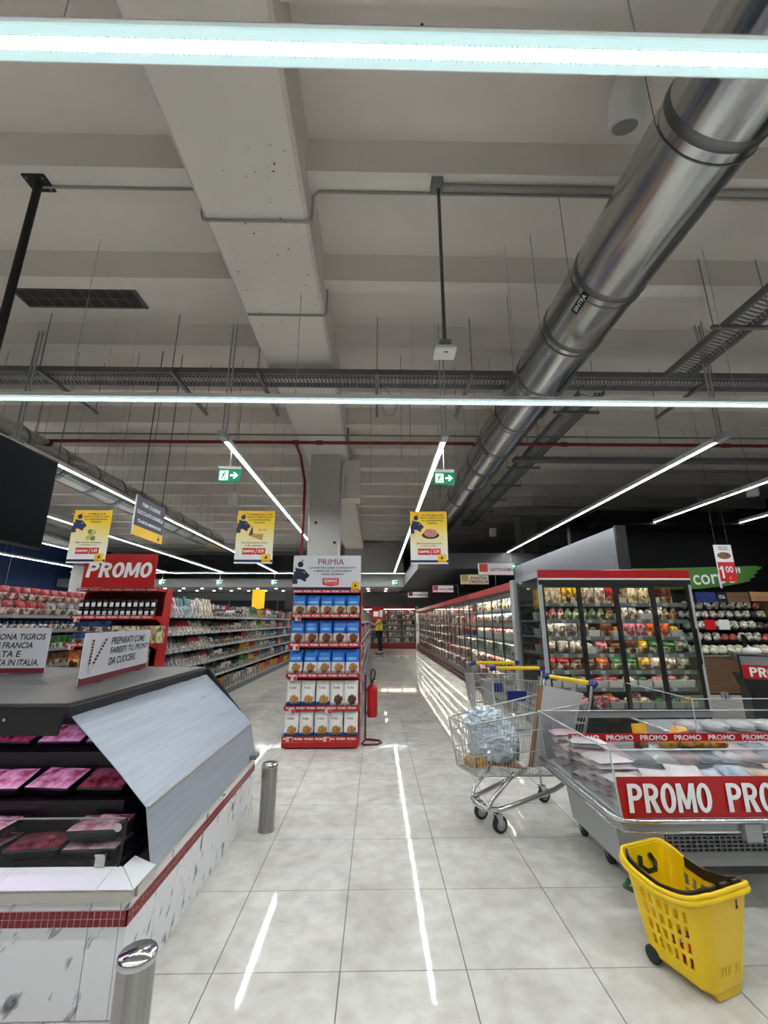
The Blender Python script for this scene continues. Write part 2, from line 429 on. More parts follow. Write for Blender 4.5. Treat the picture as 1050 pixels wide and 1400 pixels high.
strip_x(1.12, -4.0, 4.2, 0.105, 'nearest strip light crossing the top of the picture with a ribbed lens')
strip_x(3.77, -8.0, 8.4, 0.085, 'strip light crossing the whole hall in front of the duct')
for yy, lb in ((-1.53, 'added strip light, unseen behind the viewer'), (-4.18, 'rearmost added strip light, unseen behind the viewer')):
    strip_x(yy, -8, 8.4, 0.085, lb)  # added lamps out of view, continuing the rows to light the near hall
strip_x(19.1, -13.5, 2.6, 0.07, 'far strip light crossing the hall at the end of the aisles')

# ------------------------------------------------------------------ ducts
def duct_fn(nt, b):
    geo = nt.nodes.new('ShaderNodeTexCoord'); n = nt.nodes.new('ShaderNodeTexNoise')
    mp = nt.nodes.new('ShaderNodeMapping'); mp.inputs['Scale'].default_value = (6, 0.7, 6)
    nt.links.new(geo.outputs['Object'], mp.inputs[0]); nt.links.new(mp.outputs[0], n.inputs['Vector'])
    n.inputs['Scale'].default_value = 1.6; n.inputs['Detail'].default_value = 4
    r = ramp(nt, [(0.3, (160, 162, 164)), (0.7, (212, 213, 212))]); nt.links.new(n.outputs[0], r.inputs[0]); nt.links.new(r.outputs[0], b.inputs['Base Color'])
    mr = nt.nodes.new('ShaderNodeMapRange'); mr.inputs[3].default_value = 0.12; mr.inputs[4].default_value = 0.30
    nt.links.new(n.outputs[0], mr.inputs[0]); nt.links.new(mr.outputs[0], b.inputs['Roughness'])
    bp = nt.nodes.new('ShaderNodeBump'); bp.inputs['Strength'].default_value = 0.1; bp.inputs['Distance'].default_value = 0.02
    nt.links.new(n.outputs[0], bp.inputs['Height']); nt.links.new(bp.outputs[0], b.inputs['Normal'])
DUCT = nodes_mat('galvanised_duct', 0.25, duct_fn, 1.0)
DUCTR = mat('duct_ring', (120, 121, 122), 0.4, 0.9)
def duct(x, z, r, joints, label, slings):
    t = thing('spiral_duct', label, 'air duct', (x, 0, z))
    for a, c in zip(joints[:-1], joints[1:]):
        MB().tube([(0, a, 0), (0, c, 0)], r, 48, 0, caps=True).build('duct_section', DUCT, t)
    for a in joints[1:-1]:
        MB().tube([(0, a - 0.03, 0), (0, a - 0.022, 0), (0, a, 0), (0, a + 0.022, 0), (0, a + 0.03, 0)], [r + 0.001, r + 0.006, r + 0.008, r + 0.006, r + 0.001], 48, 0, caps=False).build('ring', DUCTR, t)
        sl = MB(); sl.tube([(-r - 0.01, a + 0.09, 0), (-r - 0.01, a + 0.09, SOFFIT - z)], 0.003, 5); sl.tube([(r + 0.01, a + 0.09, 0), (r + 0.01, a + 0.09, SOFFIT - z)], 0.003, 5)
        pts = [((r + 0.006) * math.cos(q), a + 0.09, (r + 0.006) * math.sin(q)) for q in [math.pi + i * math.pi / 16 for i in range(17)]]
        sl.tube(pts, 0.004, 5)
        sl.build('sling', GREY, t)
    return t
d1 = duct(1.93, 4.21, 0.30, [-4.0, -2.2, -0.4, 1.72, 2.86, 3.52, 4.35, 5.3, 6.2, 7.1, 8.0, 9.2, 10.4, 11.6, 12.8], 'big shiny round air duct running away above the right of the aisle', True)
# small black maker's plate on the duct
pl = thing('plate', '', ''); del pl['label'], pl['category']; pl.name = 'maker_plate'; pl.parent = d1
ang = R(223)
pl.location = (0.304 * math.cos(ang), 3.0, 0.304 * math.sin(ang))
nrm = Vector((math.cos(ang), 0, math.sin(ang))); rt = Vector((0, -1, 0)); up = nrm.cross(rt) * -1
up = rt.cross(nrm) * -1 if up.z < 0 else up
m3 = Matrix((rt, -nrm, (-nrm).cross(rt) * -1)).transposed()
m3 = Matrix((rt, -nrm, rt.cross(-nrm))).transposed()
pl.rotation_euler = m3.to_euler()
MB().box(-0.115, 0.115, 0, 0.004, -0.032, 0.032).build('plate', BLACK, pl)
text(pl, 'SINTRA', 0.19, 0, 0, -0.001, WHT, h=0.036, bold=0.02)
duct(-5.85, 4.2, 0.30, [4.0, 4.8, 5.6, 6.4, 7.3, 8.2, 9.1, 10.0, 11.0, 12.0, 13.0, 14.2, 15.4], 'round air duct over the left shelf aisles, behind the blue hanging sign', True)
dl = duct(-10.8, 4.2, 0.34, [4.0, 8, 12, 16], 'far round duct beneath the black screen on the left', True)

# ------------------------------------------------------------------ cable trays
TRAY = mat('tray_zinc', (112, 113, 114), 0.5, 0.3)
def tray(p0, p1, w, z, label, side=0.075, pitch=0.05):
    a, c = Vector((*p0, z)), Vector((*p1, z)); L = (c - a).length
    t = thing('cable_tray', label, 'cable tray', a, math.atan2(c.y - a.y, c.x - a.x))
    for s in (-1, 1):
        MB().box(0, L, s*w/2 - 0.003, s*w/2 + 0.003, 0, side).build('side_rail', TRAY, t)
        MB().box(0, L, min(s*w/2, s*w/2 - s*0.03), max(s*w/2, s*w/2 - s*0.03), -0.001, 0.004).build('flange', TRAY, t)
    mb = MB(); i = 0.0
    while i < L - pitch:
        h = w/2 - 0.03
        for (ya, yb) in ((-h, 0), (0, h)):
            o = 0.045 if ya < 0 else -0.045
            xa, xb = i, i + o * (1 if ya < 0 else 1)
            mb.hexa([(i + (0 if ya < 0 else 0.045), ya, 0), (i + pitch*0.55 + (0 if ya < 0 else 0.045), ya, 0), (i + pitch*0.55 + (0.045 if ya < 0 else 0), yb, 0), (i + (0.045 if ya < 0 else 0), yb, 0),
                     (i + (0 if ya < 0 else 0.045), ya, 0.003), (i + pitch*0.55 + (0 if ya < 0 else 0.045), ya, 0.003), (i + pitch*0.55 + (0.045 if ya < 0 else 0), yb, 0.003), (i + (0.045 if ya < 0 else 0), yb, 0.003)])
        i += pitch
    stuff(mb.build('perforated_bottom', TRAY, t))
    cab = MB()
    for q in range(2):
        yy = -w*0.3 + q*w*0.14
        cab.tube([(0, yy, 0.02), (L*0.3, yy + 0.02, 0.024), (L*0.7, yy - 0.02, 0.02), (L, yy, 0.022)], 0.011, 5)
    cab.build('cable', BLACK, t)
    return t
t1 = tray((-8, 5.15), (9, 5.15), 0.34, 4.56, 'perforated cable tray crossing the whole hall behind the second strip light')
for xx in (-4.36, -2.66, -1.55, 0.0, 1.25, 2.6, 4.45):
    s = put('support_arm', None, t1, (xx + 8, 0, 0)); 
    s = s
    ar = MB().box(-0.022, 0.022, -0.25, 0.95, -0.045, -0.004); ar.build('channel', GREY, s)
    for q in (-0.22, 0.92): MB().tube([(0, q, -0.004), (0, q, SOFFIT - 4.56)], 0.006, 6).build('threaded_rod', GREY, s)
def side_tray(x, y0, y1, label):
    t = tray((x, y0), (x, y1), 0.36, 4.52, label)
    yy = y0 + 0.5
    while yy < y1:
        s = put('support_arm', None, t, (yy - y0, 0, 0))
        MB().box(-0.02, 0.02, -0.35, 0.35, -0.04, -0.003).build('channel', GREY, s)
        for q in (-0.33, 0.33): MB().tube([(0, q, -0.003), (0, q, SOFFIT - 4.52)], 0.005, 6).build('threaded_rod', GREY, s)
        yy += 1.2
side_tray(3.98, 1.0, 4.95, 'cable tray branching towards the viewer in the upper right')
side_tray(3.05, 5.36, 14.0, 'cable tray running away beside the big round duct')
MB_ = MB().box(2.6, 9, 7.45, 7.62, 4.35, 4.42)
tag(MB_.build('conduit_channel', TRAY), 'dark grey cable channel crossing below the red pipe on the right', 'cable channel')

# ------------------------------------------------------------------ pipes, conduits
PIPE = mat('red_pipe', (112, 16, 22), 0.4)
sp = thing('sprinkler_pipe', 'red fire pipe crossing the hall under the beam with a drop along the column', 'pipe', (0, 7.0, 4.47))
MB().tube([(-9, 0, 0), (9.5, 0, 0)], 0.03, 10).build('pipe', PIPE, sp)
MB().tube([(-1.43, 0, -0.02), (-1.43, 0.5, -0.05), (-1.43, 1.05, -0.35), (-1.43, 1.1, -0.5), (-1.43, 1.1, -4.46)], 0.028, 8).build('drop_pipe', PIPE, sp)
for xx in (-1.43, -1.02, 3.35, 6.3): MB().tube([(xx - 0.06, 0, 0), (xx + 0.06, 0, 0)], 0.042, 10).build('coupling', DRED, sp)
for xx in (-6, -3.9, -2.45, 0.6, 2.9, 5.1, 7.6): MB().tube([(xx, 0, 0.03), (xx, 0, SOFFIT - 4.47)], 0.006, 5).build('rod', GREY, sp)
tag(MB().tube([(-9, 7.1, 4.66), (9.5, 7.1, 4.66)], 0.014, 6).build('grey_conduit', GREY), 'thin grey conduit running just above the red fire pipe', 'conduit')
CP = mat('conduit_grey', (150, 149, 146), 0.5)
def conduit(y, left, right, label, r=0.012):
    z1 = RIBZ - r
    pts = [(left, y, z1), (-1.56, y, z1), (-1.52, y, z1 - 0.03), (-1.52, y, BEAMZ + 0.06), (-1.50, y, BEAMZ - r), (-1.46, y, BEAMZ - r - 0.004), (-0.60, y, BEAMZ - r - 0.004), (-0.575, y, BEAMZ), (-0.57, y, BEAMZ + 0.06), (-0.57, y, z1 - 0.05), (-0.52, y, z1), (right, y, z1)]
    return tag(MB().tube(pts, r, 8).build('conduit', CP), label, 'conduit')
conduit(2.93, -2.93, 7.0, 'grey conduit hugging the beam and leading to the black pole')
pts = [(-1.46, 4.09, BEAMZ + 0.05), (-1.45, 4.09, BEAMZ - 0.016), (-0.60, 4.09, BEAMZ - 0.016), (-0.575, 4.09, BEAMZ + 0.02), (-0.575, 4.09, RIBZ + 0.2)]
tag(MB().tube(pts, 0.012, 8).build('conduit', CP), 'second grey conduit bent around the underside of the beam', 'conduit')
pts = [(-0.57, 7.66, RIBZ), (-0.57, 7.66, BEAMZ + 0.02), (-0.62, 7.66, BEAMZ - 0.016), (-1.2, 7.66, BEAMZ - 0.016)]
tag(MB().tube(pts, 0.014, 8).build('conduit', CP), 'grey conduit bent around the beam beside the column head', 'conduit')
tag(MB().tube([(0.55, 2.86, RIBZ - 0.03), (7.5, 2.86, RIBZ - 0.03)], 0.028, 10).build('conduit', CP), 'thick grey conduit leading right from the junction box behind the duct', 'conduit')
tag(MB().tube([(0.05, 5.2, 4.55), (0.06, 5.1, 4.2), (0.12, 5.1, 4.02), (0.22, 5.12, 4.05), (0.26, 5.15, 4.2), (0.2, 5.18, 4.36), (0.09, 5.2, 4.5)], 0.005, 6).build('cable_loop', GREY), 'loose loop of cable hanging from the crossing tray', 'cable')
ap = thing('access_point', 'white wireless access point on a grey pole hanging from a junction box', 'access point', (0.507, 2.83, RIBZ))
MB().box(-0.05, 0.05, -0.05, 0.05, -0.09, 0.0).build('junction_box', GREY, ap, bevel=0.006)
MB().tube([(0.012, 0, -0.08), (0.012, 0, -1.62)], 0.014, 8).build('pole', mat('pole_grey', (92, 92, 92), 0.5, 0.4), ap)
MB().box(-0.03, 0.055, -0.04, 0.04, -1.66, -1.60).build('bracket', GREY, ap)
MB().hexa([(-0.075,-0.07,-1.70),(0.10,-0.07,-1.70),(0.10,0.09,-1.70),(-0.075,0.09,-1.70),(-0.06,-0.055,-1.65),(0.085,-0.055,-1.65),(0.085,0.075,-1.65),(-0.06,0.075,-1.65)]).build('housing', WHITE, ap, bevel=0.012)
MB().box(0.0, 0.03, -0.03, -0.02, -1.702, -1.70).build('badge', INK, ap)
spk = thing('ceiling_speaker', 'white round loudspeaker fixed to the ceiling beside the duct', 'speaker', (1.86, 2.28, SOFFIT))
MB().tube([(0, 0, 0), (0, 0, -0.10)], 0.02, 8).build('stem', WHITE, spk)
k_ = MB(); k_.M = Matrix.Translation((0, 0, -0.24)) @ Matrix.Rotation(R(24), 4, 'X')
k_.lathe([(0.11, -0.16), (0.125, -0.15), (0.13, 0.08), (0.12, 0.14), (0.06, 0.17)], 24); k_.build('drum', WHITE, spk)
k_ = MB(); k_.M = Matrix.Translation((0, 0, -0.24)) @ Matrix.Rotation(R(24), 4, 'X')
k_.lathe([(0.085, -0.166), (0.088, -0.161)], 20); k_.build('cone', mat('speaker_cone', (150, 150, 150), 0.6), spk)
for j_, (xx, yy) in enumerate(((-3.2, 9.2), (3.6, 12.8), (7.9, 8.4))):
    s2 = thing('ceiling_speaker', ['small white drum loudspeaker hanging above the left shelf aisle', 'small drum loudspeaker hanging by the far column', 'white loudspeaker hanging above the upper produce strip light'][j_], 'speaker', (xx, yy, 3.95))
    MB().lathe([(0.10, 0), (0.11, 0.02), (0.11, 0.2), (0.09, 0.24)], 18).build('drum', WHITE, s2)
    MB().tube([(0, 0, 0.24), (0, 0, SOFFIT - 3.95)], 0.006, 5).build('cable', GREY, s2)
vent = thing('ceiling_vent', 'dark rectangular ceiling grille behind the black pole', 'vent', (-3.75, 4.56, SOFFIT))
MB().box(-0.78, 0.72, -0.22, 0.22, -0.012, -0.002).build('backing', mat('vent_dark', (52, 48, 46), 0.7), vent)
fr = MB(); fr.box(-0.8, 0.74, -0.24, -0.215, -0.02, 0); fr.box(-0.8, 0.74, 0.215, 0.24, -0.02, 0); fr.box(-0.8, -0.775, -0.24, 0.24, -0.02, 0); fr.box(0.715, 0.74, -0.24, 0.24, -0.02, 0); fr.build('frame', TRAY, vent)
for i in range(9): MB().box(-0.62 + i*0.165, -0.612 + i*0.165, -0.215, 0.215, -0.02, -0.012).build('grille_bar', GREY, vent)
for q in (-0.07, 0.07): MB().box(-0.775, 0.715, q, q + 0.006, -0.02, -0.012).build('grille_bar', GREY, vent)
# thin suspension wires that hang from the soffit to the lower installations
for i, (x, y, z) in enumerate([(-4.5, 5.7, 3.6), (-3.6, 5.7, 3.6), (-2.1, 5.9, 3.6), (-3.0, 6.3, 3.6), (0.35, 5.6, 3.56), (2.55, 3.2, 4.6), (-5.2, 6.6, 3.6), (5.3, 6.4, 3.6), (1.2, 7.6, 3.6), (-0.1, 6.6, 3.56)]):
    tag(MB().tube([(x, y, z), (x, y, SOFFIT)], 0.0035, 5).build('suspension_wire', GREY), 'thin steel wire hanging from the ceiling, %s of the scattered ones' % nth(i), 'wire', 'thin suspension wires')
# black screen on its pole
tv = thing('hanging_screen', 'big black screen hanging from a black ceiling pole at the left edge', 'screen', (-2.93, 2.9, RIBZ))
MB().box(-0.095, 0.095, -0.075, 0.075, -0.016, 0.0).build('ceiling_plate', BLACK, tv)
MB().tube([(0, 0, -0.016), (0, 0, -2.3)], 0.03, 10).build('pole', BLACK, tv)
scr = MB().box(-0.02, 0.03, -0.63, 0.80, -3.08, -2.27).build('screen', BLACK, tv, bevel=0.006)
MB().box(0.0305, 0.032, -0.615, 0.785, -3.065, -2.285).build('panel', mat('screen_glass', (3, 4, 7), 0.5, spec=0.05), scr)
MB().box(-0.07, -0.02, -0.2, 0.25, -2.9, -2.4).build('mount', BLACK, tv)
for i, (u, w_) in enumerate(((-0.07, -0.05), (0.07, -0.05), (-0.07, 0.05), (0.07, 0.05))): MB().tube([(u, w_, -0.022), (u, w_, -0.016)], 0.009, 6).build('bolt', STEEL, tv)
# ------------------------------------------------------------------ meat counter island (left foreground)
def marble_fn(nt, b):
    geo = nt.nodes.new('ShaderNodeNewGeometry'); mp = nt.nodes.new('ShaderNodeMapping')
    q_ = Vector((0, 0, 1)).rotation_difference(Vector((.55, .38, .76)).normalized()); mp.vector_type = 'TEXTURE'
    mp.inputs['Rotation'].default_value = q_.to_euler(); mp.inputs['Scale'].default_value = (0.20, 0.20, 2.4)
    nt.links.new(geo.outputs['Position'], mp.inputs[0])
    n = nt.nodes.new('ShaderNodeTexNoise'); n.inputs['Scale'].default_value = 4.2; n.inputs['Detail'].default_value = 3; n.inputs['Distortion'].default_value = 0.25
    nt.links.new(mp.outputs[0], n.inputs['Vector'])
    r = ramp(nt, [(0.585, (224, 224, 227)), (0.63, (172, 172, 178)), (0.70, (96, 96, 102))]); nt.links.new(n.outputs[0], r.inputs[0])
    nt.links.new(r.outputs[0], b.inputs['Base Color'])
MARBLE = nodes_mat('white_marble', 0.25, marble_fn)
MOSAIC = mat('red_mosaic', (140, 18, 32), 0.25, noise=0.35, scale=40)
MGROUT = mat('mosaic_grout', (206, 160, 156), 0.7)
BLIND = mat('night_blind', (176, 184, 198), 0.42, 0.35, noise=0.16, scale=5, bump=0.12, stretch=(1, 0.3, 14))
ALU = mat('alu_lip', (198, 194, 188), 0.35, 0.85)
WSILL = mat('white_sill', (216, 218, 222), 0.35)
CTOP = mat('counter_roof', (60, 57, 58), 0.45, noise=0.1, scale=3)
XL, XR, YF, YB = -3.2, -0.94, 1.965, 3.73
mc = thing('meat_counter', 'meat counter island clad in white marble with a red mosaic band and pulled silver blind', 'counter', (0, 0, 0))
MB().box(XL + 0.08, XR - 0.08, YF + 0.08, YB - 0.06, 0.0, 0.06).build('plinth', BLACK, mc)
MB().box(XL, XR - 0.012, YF + 0.012, YB, 0.05, 0.385).build('base', GREY, mc)
fx = [XL, -2.55, -1.95, -1.52, -1.082, -0.968]
for a, c in zip(fx[:-1], fx[1:]): MB().box(a + 0.0015, c - 0.0015, YF, YF + 0.012, 0.004, 0.375).build('marble_panel', MARBLE, mc)
MB().box(-0.9665, XR, YF, YF + 0.026, 0.004, 0.375).build('corner_panel', MARBLE, mc)
fy = [YF + 0.0265, 2.2, 2.62, 3.04, 3.46, YB]
for a, c in zip(fy[:-1], fy[1:]): MB().box(XR - 0.012, XR, a + 0.001, c - 0.001, 0.004, 0.375).build('marble_panel', MARBLE, mc)
band = MB().box(XL, XR + 0.001, YF - 0.001, YF + 0.01, 0.283, 0.336); band.box(XR - 0.01, XR + 0.001, YF - 0.001, YB, 0.283, 0.336)
band = band.build('mosaic_band', MGROUT, mc)
mt = MB().box(0, 0.0198, -0.003, 0, 0, 0.0218).mesh('mosaic_tile', MOSAIC)
mt2 = MB().box(0, 0.003, 0, 0.0198, 0, 0.0218).mesh('mosaic_tile', MOSAIC)
for r_ in range(2):
    for i in range(34): put('mosaic_tile', mt, band, (XR - 0.0235 - i * 0.0243, YF - 0.0005, 0.285 + r_ * 0.0258))
    for i in range(72): put('mosaic_tile', mt2, band, (XR + 0.0005, YF + 0.0005 + i * 0.0243, 0.285 + r_ * 0.0258))
# steel lip and white sill, front then right
MB().box(XL - 0.02, XR + 0.02, YF - 0.035, YF + 0.0, 0.378, 0.410).build('steel_lip', ALU, mc)
MB().box(XR - 0.0, XR + 0.028, YF + 0.001, 2.118, 0.378, 0.410).build('steel_lip', ALU, mc)
def sill_f(a, c, a2, c2): MB().hexa([(a, YF - 0.02, 0.40), (c, YF - 0.02, 0.40), (c2, YF + 0.075, 0.40), (a2, YF + 0.075, 0.40), (a, YF - 0.018, 0.411), (c, YF - 0.018, 0.411), (c2, YF + 0.07, 0.445), (a2, YF + 0.07, 0.445)]).build('sill', WSILL, mc)
sill_f(XL, -1.46, XL, -1.44); sill_f(-1.458, -1.062, -1.438, -1.052); sill_f(-1.06, XR + 0.018, -1.05, XR - 0.077)
MB().hexa([(XR + 0.019, YF - 0.019, 0.40), (XR + 0.019, 2.118, 0.40), (XR - 0.075, 2.118, 0.40), (XR - 0.075, YF + 0.075, 0.40), (XR + 0.019, YF - 0.016, 0.411), (XR + 0.019, 2.118, 0.411), (XR - 0.072, 2.118, 0.445), (XR - 0.075, YF + 0.073, 0.445)]).build('sill', WSILL, mc, fix=True)
# glass skirt
gy = YF + 0.072
mb = MB(); mb.quad((XL, gy, 0.44), (-1.04, gy, 0.44), (-1.04, gy + 0.02, 0.604), (XL, gy + 0.02, 0.604)); mb.build('glass_skirt', GLASS, mc)
mb = MB(); mb.quad((-1.03, gy, 0.44), (-1.03, 2.12, 0.44), (-1.035, 2.12, 0.615), (-1.035, gy + 0.02, 0.604)); mb.build('glass_skirt', GLASS, mc)
MB().tube([(-1.036, gy, 0.44), (-1.036, gy + 0.02, 0.606)], 0.006, 6).build('glass_corner', BLACK, mc)
MB().tube([(XL, gy + 0.02, 0.606), (-1.04, gy + 0.02, 0.606)], 0.004, 6).build('glass_edge', mat('glass_edge', (120, 128, 126), 0.2), mc)
MB().box(-1.125, -1.085, gy - 0.012, gy - 0.002, 0.448, 0.495).box(-1.125, -1.085, gy - 0.02, gy - 0.012, 0.486, 0.495).build('glass_clip', CHROME, mc)
MB().tube([(-1.06, gy + 0.005, 0.578), (-1.06, gy + 0.03, 0.578)], 0.016, 12).build('glass_fixing', CHROME, mc)
# black stepped inside
ins = MB(); ins.box(XL + 0.02, -1.06, YF + 0.09, YB - 0.03, 0.385, 0.44)
ins.box(-2.9, -1.16, 2.26, YB - 0.03, 0.44, 0.60); ins.box(-2.7, -1.28, 2.44, YB - 0.05, 0.60, 0.755); ins.box(-2.5, -1.6, 2.70, YB - 0.05, 0.755, 1.0)
ins.build('display_deck', mat('deck_black', (20, 20, 22), 0.3), mc)
# roof, fascia
MB().box(-2.95, -1.355, 2.05, 3.62, 1.035, 1.052).build('roof', CTOP, mc, bevel=0.003)
MB().hexa([(-2.9, 2.62, 1.052), (-1.85, 2.62, 1.052), (-1.85, 3.3, 1.052), (-2.9, 3.3, 1.052), (-2.9, 2.72, 1.07), (-1.98, 2.72, 1.07), (-1.98, 3.3, 1.07), (-2.9, 3.3, 1.07)]).build('hood', CTOP, mc)
MB().slab((-2.95, 2.075, 0.915), (-1.40, 2.075, 0.915), (-1.36, 2.055, 1.034), (-2.95, 2.055, 1.034), 0.012).build('fascia', BLACK, mc)
MB().slab((-1.375, 2.07, 0.985), (-1.375, 3.62, 0.985), (-1.348, 3.62, 1.034), (-1.348, 2.05, 1.034), 0.012).build('blind_cassette', BLACK, mc)
MB().tube([(-2.7, 2.16, 0.985), (-1.42, 2.16, 0.985)], 0.012, 8).build('lamp', emis('meat_lamp', (240, 190, 255), 11.0), mc)
MB().tube([(-1.62, 2.061, 0.985), (-1.62, 2.05, 0.985)], 0.007, 8).build('knob', CHROME, mc)
# blind: upper slope and drop
bl = MB(); NY = 26
for i in range(NY):
    ya, yb = 2.12 + i * 1.59 / NY, 2.12 + (i + 1) * 1.59 / NY
    w_ = lambda q: 0.006 * math.sin(q * 9.0) * math.sin(q * 23) 
    A = [(-1.375, 0.985), (-1.25, 0.872), (-1.12, 0.752), (-0.99, 0.622)]
    for (p, q) in zip(A[:-1], A[1:]):
        bl.quad((p[0], ya, p[1] + w_(ya)*0.5), (q[0], ya, q[1]), (q[0], yb, q[1]), (p[0], yb, p[1] + w_(yb)*0.5))
    bl.quad((-0.99, ya, 0.622), (-0.938, ya, 0.39), (-0.938, yb, 0.39), (-0.99, yb, 0.622))
o = bl.build('night_blind', BLIND, mc); sm = o.modifiers.new('thick', 'SOLIDIFY'); sm.thickness = 0.003
MB().tube([(-0.985, 2.12, 0.622), (-0.985, 3.71, 0.622)], 0.006, 6).build('blind_rod', ALU, mc)
MB().box(-0.945, -0.93, 2.12, 3.71, 0.380, 0.392).build('blind_bar', ALU, mc)
MB().tube([(-0.928, 2.90, 0.385), (-0.905, 2.905, 0.378), (-0.905, 2.975, 0.378), (-0.928, 2.98, 0.385)], 0.005, 6).build('blind_handle', WHITE, mc)
MB().prism([(-1.36, 1.03), (-1.6, 1.03), (-1.6, 0.40), (-0.95, 0.40), (-1.0, 0.62)], 3.70, 3.72).build('end_panel', DARK, mc, fix=True)
MB().box(-0.94, -0.89, 3.55, 3.66, 0.40, 0.43).build('bumper_end', GREY, mc)
#gl = MB().slab((-2.9, 2.09, 0.90), (-1.42, 2.09, 0.90), (-1.30, 2.16, 0.70), (-2.9, 2.16, 0.70), 0.005); gl.build('glass_visor', GLASS, mc)

# meat trays
MEATR = mat('meat_film', (150, 62, 84), 0.08, rgb2=(240, 206, 214), scale=16, coat=0.8, bump=0.5)
MEATD = mat('meat_dark', (74, 12, 26), 0.1, rgb2=(170, 80, 96), scale=20, coat=0.8, bump=0.5)
TRAYB = mat('tray_black', (14, 13, 18), 0.25)
STICK = mat('orange_sticker', (250, 150, 20), 0.5)
def meat_mesh(m):
    base = MB(); w, d, h = 0.115, 0.08, 0.045
    base.hexa([(-w*.8,-d*.8,0),(w*.8,-d*.8,0),(w*.8,d*.8,0),(-w*.8,d*.8,0),(-w,-d,h),(w,-d,h),(w,d,h),(-w,d,h)])
    bm_ = base.mesh('tray', TRAYB, bevel=0.006)
    t_ = MB(); n = 7; vs_ = []
    for i in range(n):
        for j in range(n):
            u, v = -1 + 2*i/(n-1), -1 + 2*j/(n-1)
            vs_.append((u*w*.93, v*d*.93, h + 0.002 + 0.016*(1-u**4)*(1-v**4)*(0.7 + 0.4*math.sin(5*u+3*v))))
    t_.add(vs_, [(i*n+j, (i+1)*n+j, (i+1)*n+j+1, i*n+j+1) for i in range(n-1) for j in range(n-1)], 0, True)
    return bm_, t_.mesh('meat', m)
mA = meat_mesh(MEATR); mB = meat_mesh(MEATD)
mspots = []
for lev, (z, y) in enumerate(((0.44, 2.155), (0.60, 2.355), (0.755, 2.565))):
    for i in range([7, 6, 5][lev]):
        x = [-1.19, -1.29, -1.41][lev] - i * 0.245
        for q in range([2, 1, 1][lev] if i % 2 == 0 else 1): mspots.append((lev, i, q, x, y + random.uniform(-.01, .01), z + q * 0.0665))
shelfname = ['front deck', 'middle step', 'top step']
for lev, i, q, x, y, z in mspots:
    A = mA if (i + lev) % 3 != 1 else mB
    t = thing('meat_tray', '%s%s meat tray, %s from the blind, %s of the counter' % ('upper ' if q else '', 'pale pink' if A is mA else 'dark red', nth(i), shelfname[lev]), 'meat tray', (x, y, z), random.uniform(-.12, .12), 'packed meat in the counter')
    if lev: t.rotation_euler.x = R(16 if lev == 1 else 20); t.location.z += 0.022
    put('tray', A[0], t); put('meat', A[1], t)
    if lev == 2 and i in (0, 2) or lev == 0 and i == 2:
        s_ = MB(); s_.add([(0.028*math.cos(2*math.pi*k/14), 0.016*math.sin(2*math.pi*k/14) - 0.01, 0.068) for k in range(14)], [tuple(range(14))]); s_.build('sticker', STICK, t)

# acetate signs standing on the counter roof
def acetate(x0, y0, x1, y1, z, h, lines, label, text_x, text_w, fs, sprig=False, shear=0.12):
    L = math.hypot(x1 - x0, y1 - y0)
    t = thing('counter_sign', label, 'sign', (x0, y0, z), math.atan2(y1 - y0, x1 - x0), 'acetate signs on the counter roof')
    MB().box(0, L, 0, 0.004, 0.002, h).build('board', mat('acetate_white', (206, 206, 214), 0.3), t)
    MB().prism([(0.0, 0.002), (L, 0.002), (L, h * 0.115), (L * 0.97, h*0.115), (0.02, h * 0.13), (0.0, h * 0.16)], -0.0012, -0.0002).build('footer', MAROON, t, fix=True)
    for xx in (L * 0.2, L * 0.8): MB().box(xx - 0.04, xx + 0.04, -0.03, 0.03, 0.0, 0.005).build('foot', ACRYL, t)
    for i, (s_, w_) in enumerate(lines):
        text(t, s_, w_, text_x, h * 0.80 - i * fs * 1.36, -0.002, INK, h=fs, bold=0.018, shear=shear, align='L')
    if sprig:
        for k, (x_, lean) in enumerate(((0.10, 0.01), (0.155, 0.14))):
            sp_ = MB()
            for q in range(8):
                zz = h * 0.40 + q * h * 0.062; disc(sp_, x_ + lean * (q / 8.0), zz, 0.017, 0.0075, -0.0018, 0, 8)
            xb = x_ - lean * .25
            sp_.add([(xb - .002, -0.0017, h*.20), (xb + .002, -0.0017, h*.20), (x_ + .002, -0.0017, h*.40), (x_ - .002, -0.0017, h*.40)], [(0,1,2,3)])
            sp_.build('skewer_drawing', [mat('skewer_brown', (110, 60, 44), 0.6), MAROON][k], t)
    return t
acetate(-1.64, 2.53, -1.82, 3.60, 1.0525, 0.285, [('PREPARATI COME', 0.60), ('FARESTI TU, PRONTI', 0.70), ('DA CUOCERE.', 0.46)], 'white counter sign with skewers reading PREPARATI COME FARESTI TU, PRONTI DA CUOCERE', 0.36, 0.5, 0.046, True)
acetate(-2.93, 2.96, -2.19, 3.02, 1.0705, 0.29, [('LA FETTONA TIGROS', 0.455), ('NATA IN FRANCIA', 0.385), ('ALLEVATA E', 0.32), ('MACELLATA IN ITALIA.', 0.44)], 'white counter sign at the left edge reading FETTONA TIGROS and ITALIA', 0.26, 0.5, 0.040)

# steel bollards
def bollard(x, y, label):
    t = thing('bollard', label, 'bollard', (x, y, 0), 0, 'steel bollards guarding the meat counter')
    MB().lathe([(0.054, 0), (0.054, 0.395)], 32, cap=False).build('post', STEEL, t)
    MB().lathe([(0.056, 0.395), (0.0565, 0.41), (0.053, 0.417), (0.001, 0.42)], 32).build('cap', CHROME, t)
    MB().lathe([(0.058, 0), (0.058, 0.006), (0.054, 0.008)], 32).build('collar', STEEL, t)
bollard(-0.755, 3.42, 'short steel bollard standing on the tiles at the far end of the counter')
bollard(-0.728, 1.62, 'short steel bollard in the bottom left foreground at the counter corner')

